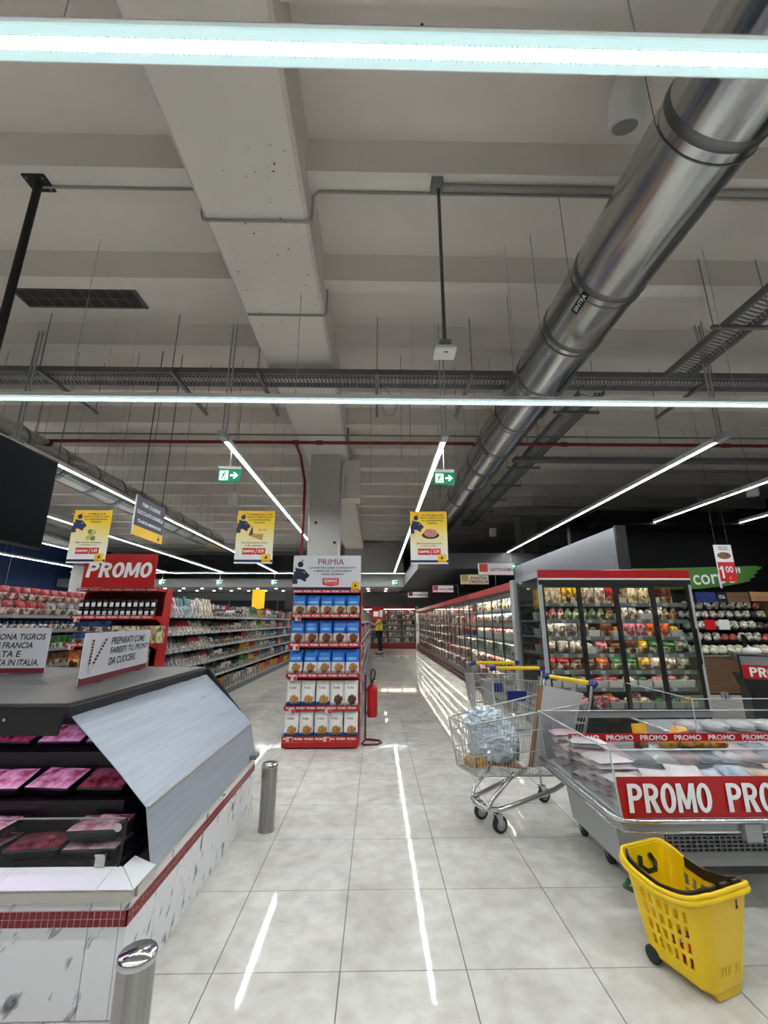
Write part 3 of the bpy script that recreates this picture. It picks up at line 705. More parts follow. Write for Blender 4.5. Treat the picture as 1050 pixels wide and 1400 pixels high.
# ------------------------------------------------------------------ goods: cached meshes
_C = {}
def pillow_mb(w, h, d, n=6, m=8, crimp=0.06, flat_bottom=True):
    mb = MB()
    for side in (-1, 1):
        vs_ = []
        for j in range(m + 1):
            t = j / m
            for i in range(n + 1):
                u = -1 + 2 * i / n
                prof = (1 - u**4) * min(1, (1 - t) / 0.35 + crimp) ** 0.7 * (min(1, t / 0.10 + 0.25) if flat_bottom else min(1, t / .35 + crimp) ** .7)
                vs_.append((u * w/2 * (1 - 0.05 * math.sin(math.pi * t)), side * (d/2 * prof + 0.001), t * h))
        fs = [(j*(n+1)+i, j*(n+1)+i+1, (j+1)*(n+1)+i+1, (j+1)*(n+1)+i) for j in range(m) for i in range(n)]
        if side > 0: fs = [f[::-1] for f in fs]
        mb.add(vs_, fs, 0, True)
    mb.quad((-w/2, -d*.12, 0), (-w/2, d*.12, 0), (w/2, d*.12, 0), (w/2, -d*.12, 0))
    return mb
PK = {}
def pack_mat(key, c1, c2, c3=None, rough=0.35, split=0.5, busy=False):
    """printed pack: a main colour, a second band and a round picture on its front"""
    if key in PK: return PK[key]
    def fn(nt, b):
        tc = nt.nodes.new('ShaderNodeTexCoord'); sx = nt.nodes.new('ShaderNodeSeparateXYZ'); nt.links.new(tc.outputs['Generated'], sx.inputs[0])
        n = nt.nodes.new('ShaderNodeTexNoise'); n.inputs['Scale'].default_value = 5; nt.links.new(tc.outputs['Generated'], n.inputs['Vector'])
        ad = nt.nodes.new('ShaderNodeMath'); ad.operation = 'MULTIPLY_ADD'; ad.inputs[1].default_value = 0.14; nt.links.new(n.outputs[0], ad.inputs[0]); nt.links.new(sx.outputs['Z'], ad.inputs[2])
        r = ramp(nt, [(0.0, c2), (split + 0.07, c1)], True); nt.links.new(ad.outputs[0], r.inputs[0])
        col = r.outputs[0]
        if c3:
            v = nt.nodes.new('ShaderNodeVectorMath'); v.operation = 'DISTANCE'; v.inputs[1].default_value = (0.58, 0.0, 0.27)
            mp = nt.nodes.new('ShaderNodeMapping'); mp.inputs['Scale'].default_value = (1, 0, 1.35); mp.inputs['Location'].default_value = (0, 0, -0.06)
            nt.links.new(tc.outputs['Generated'], mp.inputs[0]); nt.links.new(mp.outputs[0], v.inputs[0])
            n2 = nt.nodes.new('ShaderNodeTexNoise'); n2.inputs['Scale'].default_value = 9; nt.links.new(tc.outputs['Generated'], n2.inputs['Vector'])
            a2 = nt.nodes.new('ShaderNodeMath'); a2.operation = 'MULTIPLY_ADD'; a2.inputs[1].default_value = 0.3; nt.links.new(n2.outputs[0], a2.inputs[0]); nt.links.new(v.outputs['Value'], a2.inputs[2])
            lt = nt.nodes.new('ShaderNodeMath'); lt.operation = 'LESS_THAN'; lt.inputs[1].default_value = 0.43; nt.links.new(a2.outputs[0], lt.inputs[0])
            mx = nt.nodes.new('ShaderNodeMix'); mx.data_type = 'RGBA'; nt.links.new(lt.outputs[0], mx.inputs[0]); nt.links.new(col, mx.inputs[6])
            r3 = ramp(nt, [(0.3, tuple(int(x*.55) for x in c3)), (0.65, c3)]); nt.links.new(n2.outputs[0], r3.inputs[0]); nt.links.new(r3.outputs[0], mx.inputs[7])
            col = mx.outputs[2]
        if busy:
            oi = nt.nodes.new('ShaderNodeObjectInfo'); vo = nt.nodes.new('ShaderNodeTexVoronoi'); vo.inputs['Scale'].default_value = 4.5
            sc_ = nt.nodes.new('ShaderNodeMath'); sc_.operation = 'MULTIPLY'; sc_.inputs[1].default_value = 37.0; nt.links.new(oi.outputs['Random'], sc_.inputs[0])
            av = nt.nodes.new('ShaderNodeVectorMath'); av.operation = 'ADD'; nt.links.new(tc.outputs['Generated' if busy == 1 else 'Object'], av.inputs[0]); nt.links.new(sc_.outputs[0], av.inputs[1]); nt.links.new(av.outputs[0], vo.inputs['Vector'])
            if busy == 2: vo.inputs['Scale'].default_value = 16
            sr = nt.nodes.new('ShaderNodeSeparateColor'); nt.links.new(vo.outputs['Color'], sr.inputs[0])
            rv = ramp(nt, [(0.0, (232, 232, 232)), (0.30, (132, 126, 120)), (0.5, (206, 192, 180)), (0.66, (66, 58, 58)), (0.84, (180, 150, 130))], True); nt.links.new(sr.outputs[0], rv.inputs[0])
            mm_ = nt.nodes.new('ShaderNodeMix'); mm_.data_type = 'RGBA'; mm_.blend_type = 'MULTIPLY'; mm_.inputs[0].default_value = 0.9; nt.links.new(col, mm_.inputs[6]); nt.links.new(rv.outputs[0], mm_.inputs[7]); col = mm_.outputs[2]
        nt.links.new(col, b.inputs['Base Color'])
    PK[key] = nodes_mat('pack_' + key, rough, fn)
    return PK[key]
PALE = {'blue': ((40, 96, 170), (226, 226, 222), (170, 110, 60)), 'white': ((232, 230, 226), (226, 224, 220), (196, 140, 70)), 'red': ((190, 24, 34), (232, 220, 214), (196, 110, 60)),
        'yellow': ((232, 190, 40), (236, 226, 190), (170, 90, 40)), 'green': ((50, 118, 62), (214, 222, 200), (120, 150, 60)), 'brown': ((112, 66, 38), (214, 190, 160), (150, 96, 50)),
        'orange': ((226, 110, 30), (240, 206, 160), (170, 70, 30)), 'purple': ((74, 50, 120), (210, 200, 226), (150, 90, 120)), 'grey': ((150, 150, 148), (212, 210, 206), (110, 90, 80)),
        'black': ((28, 27, 30), (196, 190, 186), (140, 110, 80)), 'cream': ((236, 224, 190), (226, 210, 160), None), 'pink': ((214, 130, 150), (232, 206, 206), (190, 90, 100)), 'teal': ((40, 120, 140), (210, 224, 226), (90, 140, 150))}
def pk(col, split=0.5, rough=0.35, busy=1): 
    a, b_, c = PALE[col]; return pack_mat('%s_%d_%d_%d' % (col, int(split*100), int(rough*100), busy), a, b_, c if busy == 1 else None, rough, split, busy)
def goods(kind, col, w, h, d):
    key = (kind, col, round(w, 3), round(h, 3), round(d, 3))
    if key in _C: return _C[key]
    if kind == 'bag': me = pillow_mb(w, h, d).mesh('bag', pk(col, 0.5))
    elif kind == 'box': me = MB().box(-w/2, w/2, -d/2, d/2, 0, h).mesh('carton', pk(col, 0.42, 0.5), bevel=min(w, h, d) * 0.03)
    elif kind == 'jar':
        mb = MB(); r = w/2
        mb.lathe([(r*.9, 0), (r, h*.06), (r, h*.68), (r*.8, h*.8)], 12, 0); mb.lathe([(r*.84, h*.8), (r*.86, h), (r*.6, h)], 12, 1)
        me = mb.mesh('jar', [pk(col, 0.6, 0.15), DARK if col != 'white' else WHITE])
    elif kind == 'bottle':
        mb = MB(); r = w/2
        mb.lathe([(r*.9, 0), (r, h*.04), (r, h*.6), (r*.4, h*.78), (r*.36, h*.93)], 12, 0); mb.lathe([(r*.42, h*.92), (r*.42, h)], 10, 1)
        me = mb.mesh('bottle', [pk(col, 0.55, 0.15), WHITE])
    elif kind == 'tray':
        mb = MB(); mb.hexa([(-w*.43,-d*.43,0),(w*.43,-d*.43,0),(w*.43,d*.43,0),(-w*.43,d*.43,0),(-w/2,-d/2,h*.6),(w/2,-d/2,h*.6),(w/2,d/2,h*.6),(-w/2,d/2,h*.6)], 1)
        mb.ell((0, 0, h*.6), w*.44, d*.42, h*.4, 10, 4)
        me = mb.mesh('tray_pack', [pk(col, 0.3, 0.2), mat('tray_pale', (186, 184, 180), 0.4)])
    elif kind == 'bar':   # leaning flat pack
        mb = MB(); mb.hexa([(-w/2,-d/2,0),(w/2,-d/2,0),(w/2,d/2,0),(-w/2,d/2,0),(-w/2,d*.4,h),(w/2,d*.4,h),(w/2,d*.9,h),(-w/2,d*.9,h)])
        me = mb.mesh('slim_pack', pk(col, 0.5, 0.3), bevel=0.003)
    _C[key] = me
    return me
KN = {'bag': ('goods_bag', 'bag'), 'box': ('carton', 'box'), 'jar': ('jar', 'jar'), 'bottle': ('bottle', 'bottle'), 'tray': ('tray_pack', 'packed food'), 'bar': ('slim_pack', 'packet')}
WORD = {'bag': 'bag of goods', 'box': 'carton', 'jar': 'jar', 'bottle': 'bottle', 'tray': 'wrapped food tray', 'bar': 'slim leaning packet'}
def item(kind, col, w, h, d, loc, rz, label, group):
    o = put(KN[kind][0], goods(kind, col, w, h, d), None, loc, rz)
    return tag(o, label, KN[kind][1], group)
FILL = {}
def fill_mesh(name, boxes, m):
    """many packs joined: boxes = (x, y, z, w, d, h, colour)"""
    mb = MB(); cols = []
    for (x, y, z, w, d, h, c) in boxes:
        if c not in cols: cols.append(c)
        mb.box(x - w/2, x + w/2, y - d/2, y + d/2, z, z + h, cols.index(c))
    return mb.mesh(name, [pk(c, -0.2, 0.5, 2) for c in cols])

SHELF = mat('shelf_grey', (104, 105, 106), 0.45, 0.3)
RAIL = mat('price_rail', (128, 130, 132), 0.4)
TAG = mat('price_tag', (196, 196, 192), 0.5)
# generic gondola with shelves facing +X or -X; s = +1 shelves face +X
def gondola(name, label, xface, s, y0, y1, zs, depth, h, base_h=0.12, body=None, rail=None, bay=1.25):
    t = thing(name, label, 'shelving', (xface, y0, 0)); L = y1 - y0; body = body or SHELF
    def xb(a, c): return (min(-s*a, -s*c), max(-s*a, -s*c))
    x0, x1 = xb(depth, depth + 0.04); MB().box(x0, x1, 0, L, 0, h).build('back_panel', body, t)
    x0, x1 = xb(0.0, depth); MB().box(x0, x1, 0, L, 0.0, base_h).build('base', body, t)
    for i, z in enumerate(zs):
        x0, x1 = xb(0.015 + 0.02 * (i > 0), depth)
        sh_ = MB().box(x0, x1, 0, L, z - 0.02, z).build('shelf', body, t)
        x0, x1 = xb(0.0 + 0.02 * (i > 0), 0.014 + 0.02 * (i > 0)); MB().box(x0, x1, 0, L, z - 0.045, z + 0.002).build('price_rail', rail or RAIL, sh_)
    q = 0.0
    while q <= L + 0.01:
        x0, x1 = xb(depth - 0.05, depth); MB().box(x0, x1, max(0, q - 0.02), min(L, q + 0.02), base_h, h).build('upright', body, t); q += bay
    return t
def tags(t, s, zs, y0, y1, step):
    mb = MB(); xx = 0.0015 * s
    for i, z in enumerate(zs):
        y = y0
        while y < y1:
            o_ = -s * (0.02 * (i > 0)); a = sorted((xx + o_, o_)); mb.box(a[0], a[1], y, y + step * 0.5, z - 0.04, z - 0.005); y += step * random.uniform(0.8, 1.6)
    stuff(mb.build('price_tags', TAG, t))

# long left gondola
LGZ = [0.14, 0.46, 0.74, 0.99, 1.24, 1.50]
lg = gondola('gondola', 'long grey gondola of groceries receding on the left of the aisle', -2.98, 1, 6.27, 19.0, LGZ, 0.42, 1.72)
tags(lg, 1, LGZ, 0.1, 9.0, 0.14)
lvl = ['bottom', 'second', 'third', 'fourth', 'fifth', 'top']
zones = [('bar', ['white', 'brown', 'purple', 'grey', 'black', 'red']), ('jar', ['brown', 'grey', 'white', 'black']), ('box', ['red', 'grey', 'white', 'green', 'yellow']), ('bag', ['blue', 'white', 'teal']), ('box', ['white', 'blue', 'grey'])]
for li, z in enumerate(LGZ):
    gaph = (LGZ[li + 1] - z - 0.06) if li < 5 else 0.30
    y = 6.33; n_ = 0
    while y < 13.6:
        zi = min(int((y - 6.27) / 1.9), 4); kind, cols = zones[zi]
        if li == 0: kind, cols = ('box', ['yellow', 'orange', 'red']) if y < 9 or y > 11.5 else ('box', ['white', 'grey'])
        elif li == 5 and zi == 0: cols = ['teal', 'white', 'cream', 'brown', 'grey', 'pink']
        col = cols[(int((y - 6.2) / 0.55) + li) % len(cols)]
        w = {'bar': 0.11, 'jar': 0.10, 'box': 0.15, 'bag': 0.17}[kind]; h = min(gaph, {'bar': 0.30 if li == 5 else 0.18, 'jar': 0.14, 'box': 0.21, 'bag': 0.22}[kind]) * random.choice([0.88, 1.0])
        bayn = int((y - 6.27) / 1.25)
        item(kind, col, w, h, 0.10, (-3.05 - (0.05 if li else 0), y + w/2, z + 0.0005), R(90), '%s %s, %s along the %s shelf of the long left gondola' % (col, WORD[kind], nth(n_), lvl[li]), '%ss on the long left gondola' % WORD[kind])
        y += w + random.uniform(0.012, 0.03); n_ += 1
far = []
for li, z in enumerate(LGZ):
    y = 13.75
    while y < 18.8:
        w = random.uniform(.12, .3); c = random.choice(['blue', 'white', 'blue', 'grey', 'red', 'orange', 'green']) if li else random.choice(['orange', 'red', 'yellow'])
        far.append((-3.16, y + w/2, z + 0.001, 0.2, w - .02, random.uniform(.14, .21), c)); y += w
    y = 6.4
    while y < 18.8:   # second row behind
        w = random.uniform(.12, .3); far.append((-3.29, y + w/2, z + 0.001, 0.14, w - .01, random.uniform(.15, .2) if li < 5 else random.uniform(.2, .28), random.choice(['white', 'grey', 'brown', 'red', 'blue', 'black']))); y += w
stuff(put('packed_goods', fill_mesh('packed_goods', far, None)), 'distant packed goods and second rows on the long left gondola', 'groceries')
MB().box(-1.02, -0.48, 0, 12.73, 0, 1.70).build('rear_half', SHELF, lg)
hd = MB()
# facing gondola across the next aisle
F2Z = [0.14, 0.42, 0.70, 0.97, 1.27, 1.50]
f2 = gondola('gondola', 'grey gondola at the left edge with snack bags on its top shelf', -5.42, 1, 4.6, 15.0, F2Z, 0.42, 1.92)
spec = [('box', ['brown', 'red'], .16, .2), ('box', ['orange', 'brown', 'red'], .15, .2), ('box', ['brown', 'yellow'], .15, .2), ('box', ['brown', 'grey', 'green'], .14, .2), ('jar', ['blue'], .11, .15), ('bag', ['white', 'red', 'grey', 'orange'], .2, .22)]
for li, z in enumerate(F2Z):
    kind, cols, w, h = spec[li]; y = 5.4; n_ = 0
    while y < 9.2:
        col = cols[int((y - 5.4) / 0.9) % len(cols)]
        item(kind, col, w, h, 0.12, (-5.52, y + w/2, z + 0.0005), R(90), '%s %s, %s along the %s shelf of the left edge gondola' % (col, WORD[kind], nth(n_), lvl[li]), '%ss on the left edge gondola' % WORD[kind]); y += w + 0.02; n_ += 1
    y = 5.4; n_ = 0
    while li == 5 and y < 9.2:
        col = ['white', 'red', 'red', 'orange'][int((y - 5.4) / 0.9) % 4]
        item('bag', col, 0.2, 0.20, 0.1, (-5.53, y + 0.1, z + 0.222), R(90) + random.uniform(-.1, .1), '%s snack bag, %s in the upper layer on the left edge gondola' % (col, nth(n_)), 'upper layer of snack bags'); y += 0.2; n_ += 1

# ------------------------------------------------------------------ endcaps
def endcap(label, x0, x1, yf, yb, zs, fronts, top, base_h, red, promo):
    t = thing('endcap', label, 'shelving', (x0, 0, 0)); W = x1 - x0
    MB().box(0, W, yb - 0.03, yb, 0, top).build('back_panel', DRED, t)
    MB().box(0, W, yf, yb - 0.03, 0.015, base_h).build('base', red, t, bevel=0.006)
    for a in (-0.014, W): MB().prism_x([(yf + 0.16, 0), (yb, 0), (yb, top), (yb - 0.16, top), (yb - 0.20, top - 0.1), (yf + 0.24, base_h + 0.1)], a, a + 0.014).build('side_panel', red, t, fix=True)
    for i, (z, f) in enumerate(zip(zs, fronts)):
        s_ = MB().box(0.002, W - 0.002, f + 0.008, yb - 0.03, z - 0.025, z).build('shelf', DRED, t)
        r_ = MB().box(0.0, W, f, f + 0.007, z - 0.042, z + 0.012).build('price_rail', red, s_)
        if i: 
            for a in (-0.012, W - 0.004): MB().prism_x([(f + 0.01, z - 0.03), (yb - 0.03, z - 0.15), (yb - 0.03, z), (f + 0.01, z)], a, a + 0.016).build('bracket', red, s_, fix=True)
        text(s_, promo, W * 0.96, W * 0.5, z - 0.012, f - 0.001, WHT, h=0.026, bold=0.03)
        rl = MB().box(0.0, W, f + 0.002, f + 0.005, z + 0.012, z + 0.04).build('front_lip', ACRYL, s_)
        for a in ([0.05] if i not in (0, 1) else [0.05, W * 0.55]):
            tg = MB().box(a, a + 0.075, f - 0.006, f - 0.002, z - 0.075 if i else z - 0.045, z - 0.015 if i else z + 0.01).build('price_card', TAG, s_)
            zc = z - 0.045 if i else z - 0.018
            MB().box(a + 0.035, a + 0.07, f - 0.0075, f - 0.006, zc - 0.022, zc + 0.02).build('price_print', PRED, tg)
    return t
PR = 'PROMO  PROMO  PROMO  PROMO  PROMO  PROMO  PROMO'
EZ = [0.115, 0.43, 0.785, 1.135, 1.485]; EF = [5.36, 5.42, 5.46, 5.50, 5.54]
ec = endcap('red endcap stand full of cookie bags in the middle of the aisle', -1.07, -0.205, 5.34, 5.90, EZ, EF, 1.80, 0.075, RED, PR)
MB().box(0, 0.865, 5.60, 5.87, 1.765, 1.80).build('header', DRED, ec)
rr = MB().box(0.0, 0.865, 5.592, 5.599, 1.76, 1.80).build('header_rail', RED, ec)
text(rr, PR, 0.84, 0.43, 1.78, 5.590, WHT, h=0.022, bold=0.03)
# pack colours of cookie bags
BB = [pack_mat('cookie_blue_a', (30, 112, 200), (224, 206, 182), (150, 88, 44), 0.28, 0.44), pack_mat('cookie_blue_b', (26, 100, 190), (206, 190, 176), (120, 66, 40), 0.28, 0.42), pack_mat('cookie_blue_c', (30, 108, 198), (226, 224, 220), (190, 132, 70), 0.28, 0.46),
      pack_mat('cookie_white_d', (232, 230, 226), (36, 104, 190), (204, 150, 84), 0.3, 0.15), pack_mat('cookie_white_e', (232, 230, 226), (40, 100, 172), (196, 140, 76), 0.3, 0.13)]
DKC = pack_mat('cookie_choc', (232, 230, 226), (226, 224, 220), (96, 60, 36), 0.3, 0.12)
NAMES = ['white blue-footed cookie bag', 'white cookie bag', 'blue and white cookie bag', 'blue brown-cookie bag', 'blue mixed-cookie bag']
SHN = ['bottom', 'second', 'middle', 'fourth', 'top']
for li in range(5):
    z, f = EZ[li], EF[li]; hgt = [0.245, 0.26, 0.265, 0.265, 0.235][li]
    for i in range(5):
        if li == 0: m_ = BB[4]
        elif li == 1: m_ = BB[3] if i < 3 else DKC
        else: m_ = BB[[2, 1, 0][li - 2]]
        key = ('ck', m_.name, li)
        if key not in _C: _C[key] = pillow_mb(0.17, hgt * 1.06, 0.08, 8, 12, 0.04).mesh('cookie_bag', m_)
        x = -1.07 + 0.087 + i * 0.172 + random.uniform(-.006, .006)
        t = thing('cookie_bag', '%s, %s from the left on the %s endcap shelf' % (NAMES[li], nth(i), SHN[li]), 'cookie bag', (x, f + 0.085, z + 0.002), random.uniform(-.08, .08), 'cookie bags on the central endcap')
        bag = put('bag', _C[key], t, rot=(R(-7), 0, 0))
        b2 = put('bag', _C[key], t, (random.uniform(-.008, .008), 0.10, 0.0)); b2.name = 'bag_behind'
        bpy.data.objects.remove(b2)
        if li < 2:
            text(bag, 'Frollini', 0.085, -0.005, hgt * 0.76, -0.046, INK, h=0.026, bold=0.01, shear=0.3)
        else:
            lb_ = MB(); lb_.add([(x_ * .06, -0.0432 + abs(x_)**3 * .012, z_ * hgt) for z_ in (.58, .70) for x_ in (-1, -.5, 0, .5, 1)], [(q, q+1, q+6, q+5) for q in range(4)]); lb_.build('label_print', mat('pale_blue_print', (120, 176, 226), 0.4), bag)
        # bag standing behind the first
        o = put('cookie_bag', _C[key], None, (x, f + 0.18, z + 0.002), random.uniform(-.08, .08))
        tag(o, 'cookie bag behind the %s one on the %s endcap shelf' % (nth(i), SHN[li]), 'cookie bag', 'second row of cookie bags on the central endcap')
# PRIMIA header board
hb = thing('header_board', 'white header board reading PRIMIA with cat emblem above the cookie endcap', 'sign', (-0.645, 5.62, 1.8005), 0)
MB().box(-0.445, 0.445, 0, 0.012, 0, 0.45).build('board', mat('board_white', (214, 214, 222), 0.5), hb)
rect_ = MB(); rect(rect_, -0.445, 0.32, 0.0, 0.035, -0.001); rect_.build('footer_print', NAVY, hb)
text(hb, 'PRIMIA', 0.34, 0.05, 0.365, -0.0015, MAROON, h=0.078)
for i, (s_, w_) in enumerate((('LA NOSTRA LINEA DI PRODOTTI', 0.60), ('A MARCHIO CONVENIENTI', 0.50), ('OGNI GIORNO', 0.30))): text(hb, s_, w_, 0.07, 0.288 - i * 0.042, -0.0015, NAVY, h=0.026, bold=0.03)
emblem(hb, -0.345, 0.235, 0.33, -0.0015, NAVY, WHT)
def sempre(parent, x, z, w, h, price=None):
    sp_ = MB(); rect(sp_, x - w/2, x + w/2, z - h/2, z + h/2, -0.0015); 
    if not price: sp_.add([(x - w/2, -0.0015, z - h/2), (x, -0.0015, z - h*.72), (x + w/2, -0.0015, z - h/2)], [(0,1,2)])
    o = sp_.build('price_badge', PRED, parent)
    if price:
        text(o, 'SEMPRE', w * 0.5, x - w * 0.22, z, -0.003, WHT, h=h*.42, bold=0.03)
        text(o, price, w * 0.26, x + w * 0.31, z, -0.003, WHT, h=h*.62, bold=0.03)
        l_ = MB(); l_.add([(x + w*.08, -0.003, z - h/2), (x + w*.10, -0.003, z - h/2), (x + w*.13, -0.003, z + h/2), (x + w*.11, -0.003, z + h/2)], [(0,1,2,3)]); l_.build('divider', WHT, o)
    else:
        text(o, 'SEMPRE', w * 0.82, x, z + h*.08, -0.003, WHT, h=h*.45, bold=0.03)
        l_ = MB(); rect(l_, x - w*.4, x + w*.4, z - h*.38, z - h*.33, -0.003); l_.build('underline', WHT, o)
sempre(hb, 0.05, 0.108, 0.21, 0.085)
def cat_tile(parent, x, z, s):
    l_ = MB(); rect(l_, x - s/2, x + s/2, z - s/2, z + s/2, -0.002); o = l_.build('brand_tile', YEL, parent)
    emblem(o, x, z + s*.12, s * .5, -0.003, INK); text(o, 'Tigros', s * .8, x, z - s * .34, -0.003, INK, h=s*.17, bold=0.03)
cat_tile(hb, 0.375, 0.05, 0.105)

# gondola body behind the cookie endcap (right face along the tiled aisle)
CGZ = [0.14, 0.48, 0.80, 1.12, 1.42]
cg = gondola('gondola', 'gondola behind the cookie endcap with its goods along the tiled aisle', -0.20, 1, 5.92, 18.9, CGZ, 0.38, 1.78)
tags(cg, 1, CGZ, 0.05, 8.0, 0.15)
for li, z in enumerate(CGZ):
    y = 5.98; n_ = 0
    while y < 8.0:
        kind = ['box', 'bag', 'jar', 'bag', 'box'][li]; col = [['white', 'blue'], ['grey', 'black', 'white'], ['white', 'grey'], ['white', 'red'], ['white', 'grey']][li]; col = col[n_ // 3 % len(col)]
        w = 0.15; item(kind, col, w if kind != 'jar' else 0.11, 0.22, 0.11, (-0.27, y + w/2, z + 0.0005), R(90), '%s %s, %s along the %s shelf behind the cookie endcap' % (col, WORD[kind], nth(n_), SHN[li]), 'goods behind the cookie endcap'); y += w + 0.02; n_ += 1
far = []
for li, z in enumerate(CGZ):
    y = 8.2
    while y < 18.8:
        w = random.uniform(.14, .34); far.append((-0.33, y + w/2, z + 0.001, 0.18, w - .02, random.uniform(.16, .25), random.choice(['white', 'grey', 'white', 'blue', 'red', 'black']))); y += w
stuff(put('packed_goods', fill_mesh('packed_goods', far, None)), 'distant packed goods along the gondola behind the cookie endcap', 'groceries')
MB().box(-0.85, -0.425, 0, 2.28, 0, 1.72).build('rear_half', SHELF, cg)
# red shelf-end flag further back along that gondola
fl = thing('aisle_flag', 'small red flag sign standing out at the far end of the middle gondola', 'sign', (-0.18, 17.5, 1.5))
MB().box(0, 0.5, 0, 0.02, 0.0, 0.42).build('board', RED, fl); rc_ = MB(); rect(rc_, .08, .28, .1, .3, -.002); rect(rc_, .32, .44, .08, .34, -.002); rc_.build('print', WHT, fl)
MB().tube([(-0.05, 0.01, 0.2), (0.02, 0.01, 0.2)], 0.01, 6).build('arm', GREY, fl)

# fire extinguisher stand
fe = thing('fire_extinguisher', 'red fire extinguisher on a red tubular floor stand beside the endcap', 'fire extinguisher', (-0.04, 5.66, 0))
MB().lathe([(0.058, 0.275), (0.064, 0.285), (0.064, 0.60), (0.05, 0.635), (0.022, 0.655), (0.02, 0.67)], 20).build('cylinder', RED, fe)
MB().tube([(0, 0, 0.665), (0, 0, 0.70)], 0.018, 10).tube([(0, 0, 0.70), (0.04, -0.02, 0.715)], 0.008, 6).build('valve', DARK, fe)
MB().tube([(0.0, -0.01, 0.69), (0.03, -0.03, 0.75), (0.035, -0.03, 0.80), (0.01, -0.03, 0.83), (-0.015, -0.03, 0.80), (-0.02, -0.05, 0.72), (-0.01, -0.07, 0.62)], 0.010, 8).build('hose', DARK, fe)
MB().tube([(-0.085, 0.06, 0.75), (-0.085, 0.06, 0.03), (-0.08, 0.02, 0.012)], 0.011, 8).build('stand_post', DRED, fe)
MB().tube([(-0.085, 0.05, 0.012), (-0.12, -0.13, 0.012), (-0.09, -0.19, 0.012), (0.06, -0.17, 0.012), (0.11, -0.09, 0.012), (0.09, -0.01, 0.012), (-0.03, 0.05, 0.012)], 0.012, 8, closed=True).build('stand_base', DRED, fe)
MB().box(-0.09, -0.02, 0.03, 0.07, 0.30, 0.33).box(-0.09, -0.02, 0.03, 0.07, 0.56, 0.59).build('bracket', DRED, fe)
lb_ = MB(); lb_.lathe([(0.0645, 0.40), (0.0645, 0.52)], 20, cap=False); lb_.build('label_band', mat('label_pale', (206, 190, 180), 0.5), fe) if False else None

# ------------------------------------------------------------------ promo endcap on the left gondola
PZ = [0.14, 0.48, 0.81, 1.125, 1.47]; PF = [5.72, 5.78, 5.80, 5.82, 5.84]
pe = endcap('red PROMO endcap stand with jars and boxes at the end of the left gondola', -4.02, -2.93, 5.70, 6.25, PZ, PF, 1.84, 0.08, RED, PR)
MB().box(0, 1.09, 5.87, 6.22, 1.80, 1.84).build('header', RED, pe)
hr = MB().box(0, 1.09, 5.86, 5.869, 1.80, 1.835).build('header_rail', RED, pe); text(hr, PR, 1.05, 0.545, 1.817, 5.857, WHT, h=0.02, bold=0.03)
pb = thing('promo_board', 'red PROMO board standing on top of the left endcap', 'sign', (-3.45, 5.80, 1.8405))
MB().box(-0.48, 0.48, 0.0, 0.012, 0.0, 0.45).build('board', RED, pb)
promo(pb, 0.86, 0.0, 0.235, -0.002, 0.20, WHT, 0.12)
MB().box(-0.40, -0.34, 0.0, 0.05, 0, 0.01).box(0.34, 0.40, 0.0, 0.05, 0, 0.01).build('foot', ACRYL, pb)
# jars in two layers on the top shelf
jb = MB().lathe([(0.032, 0), (0.036, 0.006), (0.036, 0.075), (0.030, 0.09)], 14).mesh('jar_body', mat('jam_dark', (26, 18, 26), 0.12))
jl = MB().lathe([(0.0325, 0.088), (0.0335, 0.108), (0.02, 0.109)], 14).mesh('jar_lid', BLACK)
jp = MB(); jp.add([(0.0366*math.sin(a), -0.0366*math.cos(a), z) for z in (0.016, 0.068) for a in (-0.75, -0.35, 0, 0.35, 0.75)], [(i, i+1, i+6, i+5) for i in range(4)]); jp = jp.mesh('jar_label', WHT)
for lay in range(2):
    for i in range(13):
        t = thing('jam_jar', '%s jam jar from the left in the %s layer on the PROMO endcap' % (nth(i), 'lower upper'.split()[lay]), 'jar', (-3.96 + i * 0.080, 5.94, 1.471 + lay * 0.1105), 0, 'dark jam jars on the red PROMO endcap')
        put('body', jb, t); put('lid', jl, t); put('label', jp, t)
for i in range(4):
    item('box', 'cream', 0.155, 0.22, 0.12, (-3.42 + i * 0.125 * 1.3, 5.96, 1.126), 0, 'cream biscuit box, %s from the left beside the blue boxes on the PROMO endcap' % nth(i), 'cream boxes on the PROMO endcap')
for r_ in range(2):
    for i in range(3): item('box', 'blue', 0.15, 0.145, 0.14, (-3.92 + i * 0.16, 5.97, 1.126 + r_ * 0.146), 0, '%s blue box, %s from the left end of the PROMO endcap shelf' % (['lower', 'upper'][r_], nth(i)), 'blue boxes on the PROMO endcap')
for li in (0, 1, 2):
    for i in range(6):
        col = ['orange', 'yellow', 'orange'][li] if i < 3 else 'cream'
        item('bag' if i < 3 else 'box', col, 0.155, 0.24, 0.10, (-3.92 + i * 0.172, PF[li] + 0.1, PZ[li] + 0.001), 0, '%s %s, %s from the left on the %s PROMO endcap shelf' % (col, 'bag' if i < 3 else 'box', nth(i), SHN[li]), 'bags and boxes low on the PROMO endcap')

